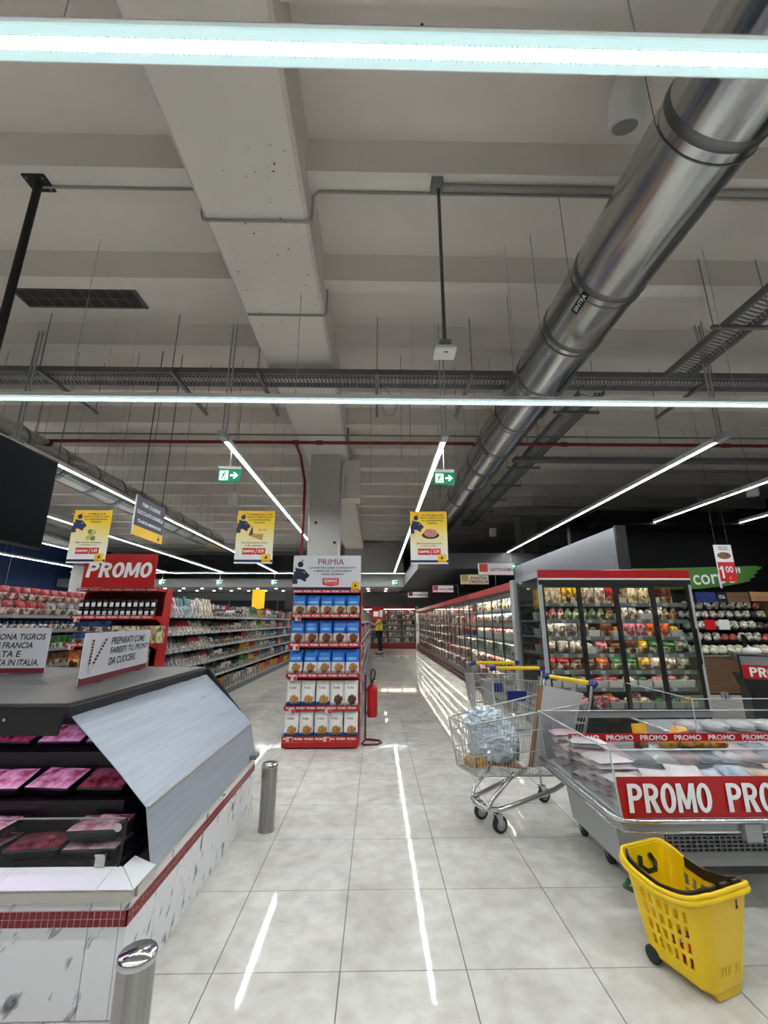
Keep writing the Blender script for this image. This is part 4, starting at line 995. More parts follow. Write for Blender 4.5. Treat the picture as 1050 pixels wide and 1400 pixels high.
# ------------------------------------------------------------------ hanging posters and signs
def grad_fn(nt, b):
    tc = nt.nodes.new('ShaderNodeTexCoord'); sx = nt.nodes.new('ShaderNodeSeparateXYZ'); nt.links.new(tc.outputs['Generated'], sx.inputs[0])
    r = ramp(nt, [(0.12, (226, 226, 228)), (0.35, (232, 224, 190)), (0.75, (240, 200, 40)), (1.0, (244, 190, 10))]); nt.links.new(sx.outputs['Z'], r.inputs[0]); nt.links.new(r.outputs[0], b.inputs['Base Color'])
POSTER = nodes_mat('poster_print', 0.5, grad_fn)
def poster(x, y, lines, prod, price, label, pic, rz=0.0):
    t = thing('hanging_poster', label, 'poster', (x, y, 2.06), rz, 'yellow price posters hanging from the ceiling')
    MB().box(-0.222, 0.222, 0, 0.006, 0, 0.64).build('sheet', POSTER, t)
    MB().box(-0.224, 0.224, -0.003, 0.009, 0.632, 0.645).build('top_clamp', ACRYL, t)
    f_ = MB(); rect(f_, -0.222, 0.222, 0.018, 0.045, -0.001); f_.build('footer_print', NAVY, t)
    emblem(t, -0.145, 0.485, 0.25, -0.0015, mat('cat_blue', (24, 26, 74), 0.5), WHT)
    for i, s_ in enumerate(lines): text(t, s_, min(0.30, 0.019 * len(s_)), 0.045, 0.592 - i * 0.033, -0.0015, INK, h=0.02, bold=0.03)
    text(t, prod[0], 0.30, 0.0, 0.245, -0.0015, INK, h=0.017, bold=0.02); text(t, prod[1], 0.2, 0.0, 0.215, -0.0015, INK, h=0.016, bold=0.02)
    sempre(t, 0.0, 0.145, 0.27, 0.075, price); cat_tile(t, 0.15, 0.065, 0.10)
    pic(t)
    for s in (-0.15, 0.15): MB().tube([(s, 0.003, 0.645), (s, 0.003, SOFFIT - 2.06)], 0.0012, 4).build('cord', GREY, t)
    return t
def pic_cheese(t):
    p_ = MB(); p_.add([(-0.075, -0.0015, 0.335), (-0.02, -0.0015, 0.335), (-0.035, -0.0015, 0.455)], [(0,1,2)]); p_.build('cheese_picture', mat('cheese_rind', (90, 56, 36), 0.6), t)
    p_ = MB(); p_.add([(-0.075, -0.002, 0.335), (0.09, -0.002, 0.275), (0.10, -0.002, 0.355), (0.0, -0.002, 0.355)], [(0,1,2,3)]); p_.build('cheese_picture', mat('cheese_face', (186, 140, 90), 0.6), t)
    p_ = MB(); disc(p_, 0.055, 0.405, 0.014, 0.014, -0.0015); p_.build('seal_print', mat('orange_print', (232, 140, 20), 0.5), t); text(t, 'DOP', 0.05, 0.11, 0.405, -0.0015, INK, h=0.015, bold=.03)
def pic_plate(t):
    p_ = MB(); disc(p_, 0.02, 0.345, 0.105, 0.045, -0.0015); p_.build('plate_picture', INK, t)
    p_ = MB(); disc(p_, 0.02, 0.372, 0.085, 0.052, -0.002, 0, 11); p_.build('meat_picture', mat('ham_print', (176, 92, 84), 0.6, rgb2=(214, 150, 130), scale=30), t)
def pic_apples(t):
    for k, (a, c) in enumerate(((-0.035, 0.30), (0.02, 0.295), (0.0, 0.34), (-0.02, 0.375), (0.022, 0.365))):
        p_ = MB(); disc(p_, a + 0.02, c, 0.03, 0.03, -0.0015 - 0.0002*k); p_.build('apple_picture', mat('apple_print%d' % (k % 2), [(190, 186, 90), (120, 120, 70)][k % 2], 0.6), t)
    p_ = MB(); disc(p_, 0.02, 0.42, 0.014, 0.03, -0.0015); p_.build('net_picture', mat('net_print', (214, 210, 160), 0.6), t)
poster(-1.447, 5.0, ['IL FORMAGGIO CHE', 'NON TI ASPETTI CON', 'LA CONVENIENZA', 'TIGROS.'], ('Parmigiano Reggiano DOP', '16 mesi'), '18,90', 'yellow hanging poster with a cheese wedge, left of the column', pic_cheese, R(1))
poster(0.63, 5.0, ['LA TARTARE CHE', 'NON TI ASPETTI CON', 'LA CONVENIENZA', 'TIGROS.'], ('Scottona', 'confezione 2x80 g'), '3,99', 'yellow hanging poster with minced meat on a plate, right of the column', pic_plate, R(-1.0))
poster(-3.39, 5.0, ['LE MELE CHE', 'NON TI ASPETTI CON', 'LA CONVENIENZA', 'TIGROS.'], ('Mele Golden Deliziose', 'confezione 2 kg'), '2,49', 'yellow hanging poster with a bag of apples above the PROMO board', pic_apples, 0)
bs = thing('aisle_sign', 'navy and yellow aisle sign for breakfast goods hanging on the left', 'sign', (-3.0, 5.17, 2.44), R(90))
MB().box(0, 0.74, 0, 0.012, 0.0, 0.51).build('board', NAVY, bs)
f_ = MB().box(0, 0.74, -0.0012, -0.0002, 0.0, 0.125); f_.build('yellow_foot', YEL, bs)
for i, s_ in enumerate(('PRIMA COLAZIONE', 'CIOCCOLATO-CARAMELLE', 'TÈ-INFUSI-MERENDINE')): text(bs, s_, [0.46, 0.66, 0.6][i], 0.37, 0.42 - i * 0.11, -0.002, WHT, h=0.05, bold=0.02)
emblem(bs, 0.64, 0.065, 0.08, -0.002, INK)
MB().box(-0.006, 0.0, -0.002, 0.014, 0, 0.51).build('edge', WHT, bs)
for s in (0.1, 0.64): MB().tube([(s, 0.006, 0.51), (s, 0.006, SOFFIT - 2.44)], 0.006, 5).build('hanger', BLACK, bs)
# emergency exit signs
EXG = emis('exit_green', (0, 104, 72), 0.35); EXW = emis('exit_white', (225, 255, 245), 0.5)
def exit_sign(x, y, z, label, k=1.0, arrow=1):
    t = thing('exit_sign', label, 'exit sign', (x, y, z), 0, 'green running-man exit signs')
    w, h = 0.135 * k, 0.16 * k
    MB().box(-w, w, 0, 0.03 * k, 0, h).build('panel', EXG, t)
    MB().box(-w, w, -0.005, 0.035 * k, h, h + 0.035 * k).build('housing', WHITE, t)
    MB().tube([(0, 0.015, h + 0.035 * k), (0, 0.015, LIGHTZ - z - 0.004)], 0.006, 5).build('hanger', WHITE, t)
    p_ = MB(); q = w; s = h / 0.16
    rect(p_, -q*.85, -q*.08, h*.12, h*.88, -0.002)
    p_.build('door_print', EXW, t)
    m_ = MB(); disc(m_, -q*.40, h*.74, 0.012*s, 0.012*s, -0.003, 0, 10)
    for pts in ([(-.50,.66),(-.36,.66),(-.40,.42),(-.54,.42)], [(-.62,.60),(-.5,.66),(-.5,.58),(-.6,.5)], [(-.36,.64),(-.22,.54),(-.24,.48),(-.38,.55)], [(-.54,.44),(-.44,.44),(-.58,.2),(-.68,.2)], [(-.46,.44),(-.40,.44),(-.26,.30),(-.3,.2),(-.36,.3)]):
        m_.add([(a*q*1.1, -0.003, c*h) for a, c in pts][::-1], [tuple(range(len(pts)))])
    m_.build('running_man', EXG, t)
    a_ = MB(); a_.add([(x_*q, -0.002, z_*h) for x_, z_ in ((.10,.42),(.5,.42),(.36,.24),(.5,.24),(.82,.5),(.5,.76),(.36,.76),(.5,.58),(.10,.58))], [tuple(range(9))]); a_.build('arrow', EXW, t)
exit_sign(-1.785, 4.9, 3.035, 'exit sign under the start of the strip light left of the beam')
exit_sign(0.825, 4.9, 3.02, 'exit sign under the start of the centre strip light', 0.93)
for i, (x, y, lb) in enumerate(((0.81, 18.6, 'far exit sign at the end of the centre strip light'), (-1.81, 18.6, 'far exit sign at the end of the light left of the beam'), (-4.4, 18.6, 'small far exit sign above the left gondola end'), (-6.75, 18.6, 'small far exit sign left of the shelf aisle'), (-9.2, 18.6, 'small far exit sign over the left shelves'), (4.1, 12.8, 'exit sign beside the far right column'))):
    exit_sign(x, y, 2.95, lb, 1.0)
# distant dark boards and yellow banners at the back left
for i, (x, y, w, z0, h, m_, lb) in enumerate(((-3.7, 19.6, 0.75, 1.95, 0.85, BLACK, 'black board hanging at the far end of the shelf aisle'), (-5.3, 19.6, 0.55, 1.9, 0.9, YEL, 'yellow banner hanging left of the far black board'), (-2.95, 19.7, 0.35, 1.9, 0.9, YEL, 'yellow banner hanging right of the far black board'), (-11.9, 14.0, 0.9, 2.0, 0.5, BLACK, 'dark sign board before the blue wall'))):
    t = thing('hanging_board', lb, 'sign', (x, y, z0)); MB().box(-w/2, w/2, 0, 0.03, 0, h).build('board', m_, t); MB().tube([(0, 0.015, h), (0, 0.015, 2.98 - z0 if y > 19 and False else SOFFIT - z0)], 0.006, 5).build('hanger', GREY, t)
# ------------------------------------------------------------------ fridges on the right
FRD = mat('fridge_inside', (58, 58, 60), 0.5)
FRG = mat('fridge_grey', (150, 152, 156), 0.4, 0.4)
FLED = emis('fridge_led', (255, 242, 222), 6.0)
SLED = emis('added_shelf_led', (255, 244, 228), 16.0)
ALED = emis('aisle_fridge_led', (255, 246, 232), 22.0)
def fridge_x(label, x0, x1, yf, depth, zb, zt, zs, ndoor, side_glass=True):
    """upright fridge facing the viewer (-Y)"""
    t = thing('display_fridge', label, 'fridge', (x0, yf, 0)); W = x1 - x0
    MB().box(0, W, 0.03, depth, 0.0, zb - 0.06).build('plinth', DARK, t)
    MB().box(0, W, 0.0, 0.05, zb - 0.07, zb).build('sill', FRG, t)
    MB().box(0.02, W - 0.02, depth - 0.06, depth, zb - 0.06, zt - 0.02).build('back_panel', FRD, t)
    MB().box(0.02, W - 0.02, 0.05, depth - 0.06, zb - 0.06, zb - 0.01).build('deck', FRD, t)
    MB().box(0, W, 0.02, depth, zt - 0.10, zt - 0.02).build('roof', FRG, t)
    MB().box(-0.005, W + 0.005, -0.02, 0.03, zt - 0.11, zt).build('canopy', RED, t, bevel=0.006)
    MB().box(-0.004, W + 0.004, -0.021, 0.03, zt - 0.135, zt - 0.112).build('canopy_trim', WHITE, t)
    MB().box(0, W, -0.015, 0.03, zt - 0.20, zt - 0.136).build('door_header', BLACK, t)
    for a in (0, W - 0.035): MB().box(a, a + 0.035, -0.012, 0.05, zb, zt - 0.135).build('post', LGREY, t)
    MB().box(W - 0.02, W, 0.05, depth, zb, zt - 0.1).build('side_panel', DARK, t) if not side_glass else MB().box(W - 0.012, W - 0.006, 0.05, depth - 0.02, zb, zt - 0.1).build('side_glass', GLASS, t)
    MB().box(0.006, 0.012, 0.05, depth - 0.02, zb, zt - 0.1).build('side_glass', GLASS, t)
    dw = (W - 0.07) / ndoor
    for i in range(ndoor):
        a, c = 0.035 + i * dw, 0.035 + (i + 1) * dw
        d_ = MB().box(a, a + 0.026, -0.01, 0.03, zb, zt - 0.2).box(c - 0.026, c, -0.01, 0.03, zb, zt - 0.2).box(a + 0.026, c - 0.026, -0.01, 0.03, zb, zb + 0.03).box(a + 0.026, c - 0.026, -0.01, 0.03, zt - 0.225, zt - 0.2).build('door', BLACK, t)
        pn = MB(); pn.quad((a + 0.026, 0.01, zb + 0.03), (c - 0.026, 0.01, zb + 0.03), (c - 0.026, 0.01, zt - 0.225), (a + 0.026, 0.01, zt - 0.225)); pn.build('pane', GLASS, d_)
        MB().tube([(c - 0.013, -0.012, zb + 0.55), (c - 0.013, -0.04, zb + 0.58), (c - 0.013, -0.04, zb + 1.0), (c - 0.013, -0.012, zb + 1.03)], 0.008, 6).build('handle', BLACK, d_)
    for i, z in enumerate(zs):
        fy_ = 0.12 + 0.03 * (i == 0)
        s_ = MB().box(0.03, W - 0.03, fy_, depth - 0.06, z - 0.02, z).build('shelf', FRG, t)
        MB().box(0.03, W - 0.03, fy_ - 0.012, fy_, z - 0.045, z + 0.004).build('price_rail', RAIL, s_)
        MB().box(0.05, W - 0.05, fy_ + 0.01, fy_ + 0.03, z - 0.028, z - 0.021).build('hidden_shelf_lamp', FLED, s_)
        tg = MB(); xx = 0.08
        while xx < W - 0.15: tg.box(xx, xx + 0.06, fy_ - 0.014, fy_ - 0.0125, z - 0.04, z); xx += random.uniform(.12, .3)
        stuff(tg.build('price_tags', TAG, s_))
    MB().box(0.06, W - 0.06, 0.055, 0.08, zt - 0.135, zt - 0.105).build('lamp', FLED, t)
    return t
EFZ = [0.56, 0.775, 0.985, 1.205, 1.425, 1.645]
endf = fridge_x('glass door fridge with red canopy facing the viewer, full of fresh packs', 2.20, 4.27, 5.77, 0.98, 0.30, 2.085, EFZ, 4)
rows = [('tray', ['pink', 'pink', 'pink', 'cream', 'cream', 'green', 'yellow']), ('tray', ['green', 'grey', 'red', 'cream', 'green', 'pink', 'grey']), ('bag', ['red', 'brown', 'orange', 'green', 'yellow', 'white', 'grey']), ('bag', ['white', 'white', 'pink', 'brown', 'yellow', 'green', 'grey']),
        ('box', ['white', 'grey', 'brown', 'orange', 'pink', 'orange', 'yellow']), ('jar', ['red', 'green', 'green', 'brown', 'white', 'white', 'brown']), ('box', ['cream', 'yellow', 'white', 'red', 'cream', 'brown', 'cream'])]
shn7 = ['bottom deck', 'lowest shelf', 'second shelf', 'third shelf', 'fourth shelf', 'fifth shelf', 'top shelf']
for li in range(7):
    z = ([0.291] + EFZ)[li]; kind, cols = rows[li]; x = 2.27; n_ = 0
    h0 = [0.15, 0.16, 0.17, 0.165, 0.17, 0.165, 0.21][li]
    while x < 4.12:
        w = {'tray': .19, 'bag': .17, 'box': .15, 'jar': .10}[kind] * random.uniform(.92, 1.08)
        col = cols[min(int((x - 2.25) / 2.0 * 7), 6)]
        k2 = kind if random.random() > .2 else random.choice(['tray', 'box', 'bag'])
        item(k2, col, round(w, 2), h0 if k2 != 'tray' else 0.14, 0.15, (x + w/2, 5.77 + 0.255 + (0.03 if li == 0 else 0) + random.uniform(-.01, .01), z + 0.001), random.uniform(-.12, .12), '%s %s, %s from the left on the %s of the front fridge' % (col, WORD[k2], nth(n_), shn7[li]), 'fresh packs in the camera-facing fridge')
        if li < 6 and n_ % 2 == 0:
            c2 = cols[(n_ + 2) % 7]
            item('tray', c2, round(w * 1.0, 2), 0.17, 0.17, (x + w/2, 5.77 + 0.45, z + 0.001), random.uniform(-.2, .2), '%s wrapped tray behind the %s pack on the %s of the front fridge' % (c2, nth(n_), shn7[li]), 'second row of packs in the camera-facing fridge')
        x += w + 0.012; n_ += 1
tag(MB().hexa([(3.25,5.85,2.086),(4.0,5.85,2.086),(4.0,6.2,2.086),(3.25,6.2,2.086),(3.3,5.9,2.11),(3.95,5.9,2.105),(3.95,6.15,2.105),(3.3,6.15,2.115)]).build('folded_cloth', DRED), 'dark red folded cloth lying on the roof of the front fridge', 'cloth')

def fridge_y(label, x, y0, y1, zt, depth=0.85, door=0.62, led=True):
    """upright fridge facing the aisle (-X)"""
    t = thing('display_fridge', label, 'fridge', (x, y0, 0), 0, 'glass door fridges lining the aisle'); L = y1 - y0
    MB().box(0.02, depth, 0, L, 0.0, 0.24).build('plinth', BLACK, t)
    MB().box(-0.05, 0.02, 0, L, 0.05, 0.12).build('bumper', mat('bumper_brown', (84, 34, 36), 0.5), t)
    MB().box(-0.02, 0.03, 0, L, 0.15, 0.27).build('sill', mat('sill_brown', (96, 70, 70), 0.45), t)
    MB().box(depth - 0.05, depth, 0, L, 0.24, zt - 0.02).build('back_panel', FRD, t)
    MB().box(0.0, depth, 0, L, zt - 0.10, zt - 0.03).build('roof', FRG, t)
    MB().box(-0.03, 0.02, 0, L, zt - 0.12, zt).build('canopy', RED, t)
    MB().box(-0.02, 0.02, 0, L, zt - 0.17, zt - 0.121).build('door_header', BLACK, t)
    n = int(L / door); dw = L / n
    for i in range(n):
        a, c = i * dw, (i + 1) * dw
        d_ = MB().box(-0.004, 0.012, a, a + 0.014, 0.27, zt - 0.17).box(-0.004, 0.012, c - 0.014, c, 0.27, zt - 0.17).box(-0.004, 0.012, a + .014, c - .014, 0.27, 0.29).build('door', BLACK, t)
        pn = MB(); pn.quad((0.004, a + .018, .29), (0.004, a + .018, zt - .17), (0.004, c - .018, zt - .17), (0.004, c - .018, .29)); pn.build('pane', GLASS, d_)
        MB().box(-0.02, -0.005, c - 0.010, c - 0.002, 0.85, 1.3).build('handle', BLACK, d_)
    for z in (0.55, 0.82, 1.09, 1.36, 1.62):
        s_ = MB().box(0.12, depth - 0.05, 0, L, z - 0.02, z).build('shelf', FRG, t)
        MB().box(0.108, 0.12, 0, L, z - 0.045, z + 0.003).build('price_rail', RAIL, s_)
        MB().box(0.125, 0.145, 0.02, L - 0.02, z - 0.03, z - 0.021).build('hidden_shelf_lamp', SLED, s_)  # lamp added out of sight behind the price rail to brighten the goods
    MB().box(0.03, 0.05, 0.05, L - 0.05, zt - 0.14, zt - 0.105).build('lamp', ALED, t)
    return t
ZS5 = [0.29, 0.55, 0.82, 1.09, 1.36, 1.62]
yy = 6.95
for i in range(5):
    fridge_y('%s glass door fridge of the aisle row behind the front fridge' % nth(i), 2.20, yy, yy + 3.28, 2.02); yy += 3.33
dk = MB()
for i in range(5): pass
far = []
for li, z in enumerate(ZS5):
    y = 7.0; n_ = 0
    while y < 10.2:
        kind = ['tray', 'bag', 'box', 'tray', 'bag', 'bottle'][li]; w = 0.15
        col = random.choice([['white', 'grey', 'pink'], ['red', 'white', 'brown'], ['white', 'grey', 'green'], ['cream', 'pink', 'red'], ['white', 'blue', 'cream'], ['white', 'cream', 'grey']][li])
        if li: item(kind, col, 0.15 if kind != 'bottle' else 0.09, 0.19, 0.14, (2.40, y + w/2, z + 0.0005), R(-90), '%s %s, %s along the %s shelf of the nearest aisle fridge' % (col, WORD[kind], nth(n_), lvl[li]), 'packs in the nearest aisle fridge')
        y += w + 0.02; n_ += 1
    y = 10.4 if li else 7.0
    while y < 23.3:
        w = random.uniform(.09, .24); far.append((2.42, y + w/2, z + 0.001 if li else 0.27, 0.2, w - .02, random.uniform(.13, .2), random.choice(['white', 'grey', 'cream', 'white', 'red', 'brown', 'blue', 'pink']))); y += w + random.uniform(0, .04)
dkk = MB().box(2.25, 3.0, 6.96, 23.5, 0.241, 0.268)
stuff(put('packed_goods', fill_mesh('packed_goods', far, None)), 'chilled goods filling the aisle fridges further back', 'groceries')
# grey post between front fridge and aisle row
tag(MB().box(2.16, 2.24, 6.78, 6.92, 0, 2.04).build('corner_post', LGREY, bevel=0.008), 'pale grey post between the front fridge and the aisle fridges', 'post')
# back fridge with its own goods
def fridge_back():
    t = thing('display_fridge', 'fridge across the far end of the aisle behind the person', 'fridge', (-0.9, 23.72, 0)); L = 3.05; zt = 2.2
    MB().box(0, L, 0.02, 0.8, 0, 0.22).build('plinth', DRED, t); MB().box(0, L, -0.05, 0.02, 0.12, 0.3).build('bumper', DRED, t)
    MB().box(0, L, 0.72, 0.8, 0.22, zt).build('back_panel', FRD, t); MB().box(0, L, -0.03, 0.78, zt - 0.13, zt).build('canopy', RED, t)
    for i in range(4):
        a, c = i * L / 4, (i + 1) * L / 4
        d_ = MB().box(a, a + .03, -.01, .02, .3, zt - .13).box(c - .03, c, -.01, .02, .3, zt - .13).build('door', BLACK, t)
        pn = MB(); pn.quad((a + .03, 0.004, .3), (c - .03, 0.004, .3), (c - .03, 0.004, zt - .13), (a + .03, 0.004, zt - .13)); pn.build('pane', GLASS, d_)
    for z in (0.36, .66, .96, 1.26, 1.56, 1.82):
        s_ = MB().box(0.02, L - .02, 0.1, 0.7, z - .02, z).build('shelf', FRG, t); MB().box(0.02, L - .02, 0.09, 0.1, z - .05, z + .005).build('price_rail', RAIL, s_); MB().box(0.03, L - .03, 0.105, 0.125, z - .03, z - .021).build('hidden_shelf_lamp', SLED, s_)  # hidden lamp added under each shelf to brighten the far goods
    MB().box(.05, L - .05, .03, .07, zt - .16, zt - .13).build('lamp', FLED, t)
fridge_back()
far = []
for z in (0.36, .66, .96, 1.26, 1.56, 1.82):
    x = -0.85
    while x < 2.1:
        w = random.uniform(.07, .2); far.append((x + w/2, 23.92, z + .001, w - .02, .15, random.uniform(.12, .2), random.choice(['white', 'grey', 'white', 'cream', 'black', 'brown', 'red']))); x += w + random.uniform(0, .05)
stuff(put('packed_goods', fill_mesh('packed_goods', far, None)), 'chilled goods filling the fridge across the far end of the aisle', 'groceries')
tag(MB().box(2.155, 2.3, 23.55, 23.7, 0, 2.2).build('corner_post', WHITE), 'white post in the far corner where the two fridge rows meet', 'post')
# department signs above the aisle fridges
def dept(x, y, z, w, h, s_, label, tile, m_):
    t = thing('department_sign', label, 'sign', (x, y, z), 0, 'department signs above the aisle fridges')
    MB().box(0, w, 0, 0.02, 0, h).build('board', m_, t)
    MB().box(0, w, -0.002, 0.022, -0.012, 0).build('lower_edge', tile, t)
    sq = MB(); rect(sq, 0.02, h * 0.85, h * 0.25, h * 0.98, -0.002); sq.build('pictogram', tile, t)
    text(t, s_, w - h * 1.05, (w + h) / 2, h * 0.45, -0.002, MAROON, h=(h * .28 if '\n' not in s_ else h * .7), bold=0.02)
    MB().tube([(0.05, 0.01, h), (w + 0.15, 0.01, h + 0.02), (w + 0.15, 0.01, 2.02 - z)], 0.008, 5).build('arm', GREY, t)
dept(1.83, 7.6, 2.215, 0.63, 0.20, 'GASTRONOMIA', 'white GASTRONOMIA sign above the nearest aisle fridge', mat('tile_red', (190, 70, 50), 0.5), WHT)
dept(1.80, 9.1, 2.18, 0.60, 0.19, 'PASTA\nFRESCA', 'cream PASTA FRESCA sign above the aisle fridges', mat('tile_olive', (160, 140, 60), 0.5), mat('cream_board', (206, 200, 180), 0.5))
dept(1.78, 13.5, 2.3, 0.65, 0.20, 'SALUMI', 'small white department sign further down the aisle', mat('tile_red2', (180, 40, 50), 0.5), WHT)
dept(1.3, 17.5, 2.35, 0.8, 0.22, 'FORMAGGI', 'smallest white department sign far down the aisle', mat('tile_red3', (120, 40, 60), 0.5), WHT)

# ------------------------------------------------------------------ person at the end of the aisle
def skin_chain(name, pts, edges, radii, m, parent, root=0, sub=2):
    me = bpy.data.meshes.new(name); me.from_pydata(pts, edges, []); me.materials.append(m)
    o = put(name, me, parent)
    o.modifiers.new('skin', 'SKIN').use_smooth_shade = True
    sv = me.skin_vertices[0].data
    for i, r in enumerate(radii): sv[i].radius = (r, r) if not isinstance(r, tuple) else r; sv[i].use_root = (i == root)
    s = o.modifiers.new('sub', 'SUBSURF'); s.levels = sub; s.render_levels = sub
    return o
pr = thing('person', 'person in a yellow shirt and dark trousers reaching to the shelf at the aisle end', 'person', (0.14, 19.6, 0), R(0))
SKIN = mat('skin', (178, 128, 100), 0.5)
# faces -X; left/right legs along Y
B = [(0,0,.95),(0,0,1.12),(0,0,1.32),(-.01,0,1.46),(-.02,0,1.56),(-.03,0,1.66),(-.02,0,1.74),
     (0,-.19,1.42),(-.17,-.24,1.26),(-.37,-.20,1.34),(-.47,-.18,1.38),
     (0,.19,1.42),(-.05,.25,1.16),(-.24,.22,1.05),(-.33,.20,1.07),
     (0,-.10,.90),(-.01,-.11,.50),(.03,-.12,.09),(-.12,-.13,.04),
     (0,.10,.90),(.06,.11,.50),(.12,.12,.09),(-.02,.13,.04)]
E_ = [(0,1),(1,2),(2,3),(3,4),(4,5),(5,6),(3,7),(7,8),(8,9),(9,10),(3,11),(11,12),(12,13),(13,14),(0,15),(15,16),(16,17),(17,18),(0,19),(19,20),(20,21),(21,22)]
rad = [.14,.125,.15,.11,.055,.09,.085,.06,.045,.035,.032,.06,.045,.035,.032,.085,.06,.04,.035,.085,.06,.04,.035]
skin_chain('body', B, E_, rad, SKIN, pr)
skin_chain('shirt', [B[0],B[1],B[2],B[3],B[7],(-.09,-.22,1.34),B[11],(-.03,.22,1.29)], [(0,1),(1,2),(2,3),(3,4),(4,5),(3,6),(6,7)], [.165,.15,.17,.125,.08,.068,.08,.068], mat('shirt_yellow', (206, 186, 40), 0.8), pr)
skin_chain('trousers', [B[0],B[15],B[16],(.02,-.12,.14),B[19],B[20],(.11,.12,.14)], [(0,1),(1,2),(2,3),(0,4),(4,5),(5,6)], [.16,.105,.078,.062,.105,.078,.062], mat('trousers_dark', (24, 25, 32), 0.85), pr)
for q in ((.03,-.12), (.12,.12)): MB().ell((q[0] - 0.05, q[1], 0.05), 0.14, 0.055, 0.05, 12, 6).build('shoe', BLACK, pr)
hh = MB(); hh.ell((-.01, 0, 1.755), .118, .098, .085, 14, 8); hh.ell((.05, 0, 1.69), .07, .09, .09, 12, 6); hh.build('hair', mat('hair_dark', (26, 20, 18), 0.7), pr)
fc = MB(); 
MB().ell((-.128, 0, 1.675), .018, .013, .02, 8, 5).build('nose', SKIN, pr)
for s in (-1, 1): MB().ell((-.112, s*.034, 1.70), .008, .012, .007, 8, 5).build('eye', INK, pr); MB().ell((-.01, s*.092, 1.68), .02, .012, .03, 8, 5).build('ear', SKIN, pr)
MB().ell((-.112, 0, 1.625), .008, .025, .006, 8, 5).build('mouth', mat('lips', (150, 80, 74), 0.5), pr)
fg = MB()
for hx, hy, hz in ((-.50, -.18, 1.385), (-.355, .20, 1.075)):
    for k in range(4): fg.tube([(hx + .02, hy - .024 + k*.016, hz), (hx - .035, hy - .024 + k*.016, hz + .006), (hx - .065 + .006*abs(k-1.5), hy - .024 + k*.016, hz - .012)], .0075, 6)
    fg.tube([(hx + .02, hy + .03, hz - .01), (hx - .01, hy + .045, hz - .02), (hx - .03, hy + .04, hz - .03)], .0085, 6)
fg.build('fingers', SKIN, pr)

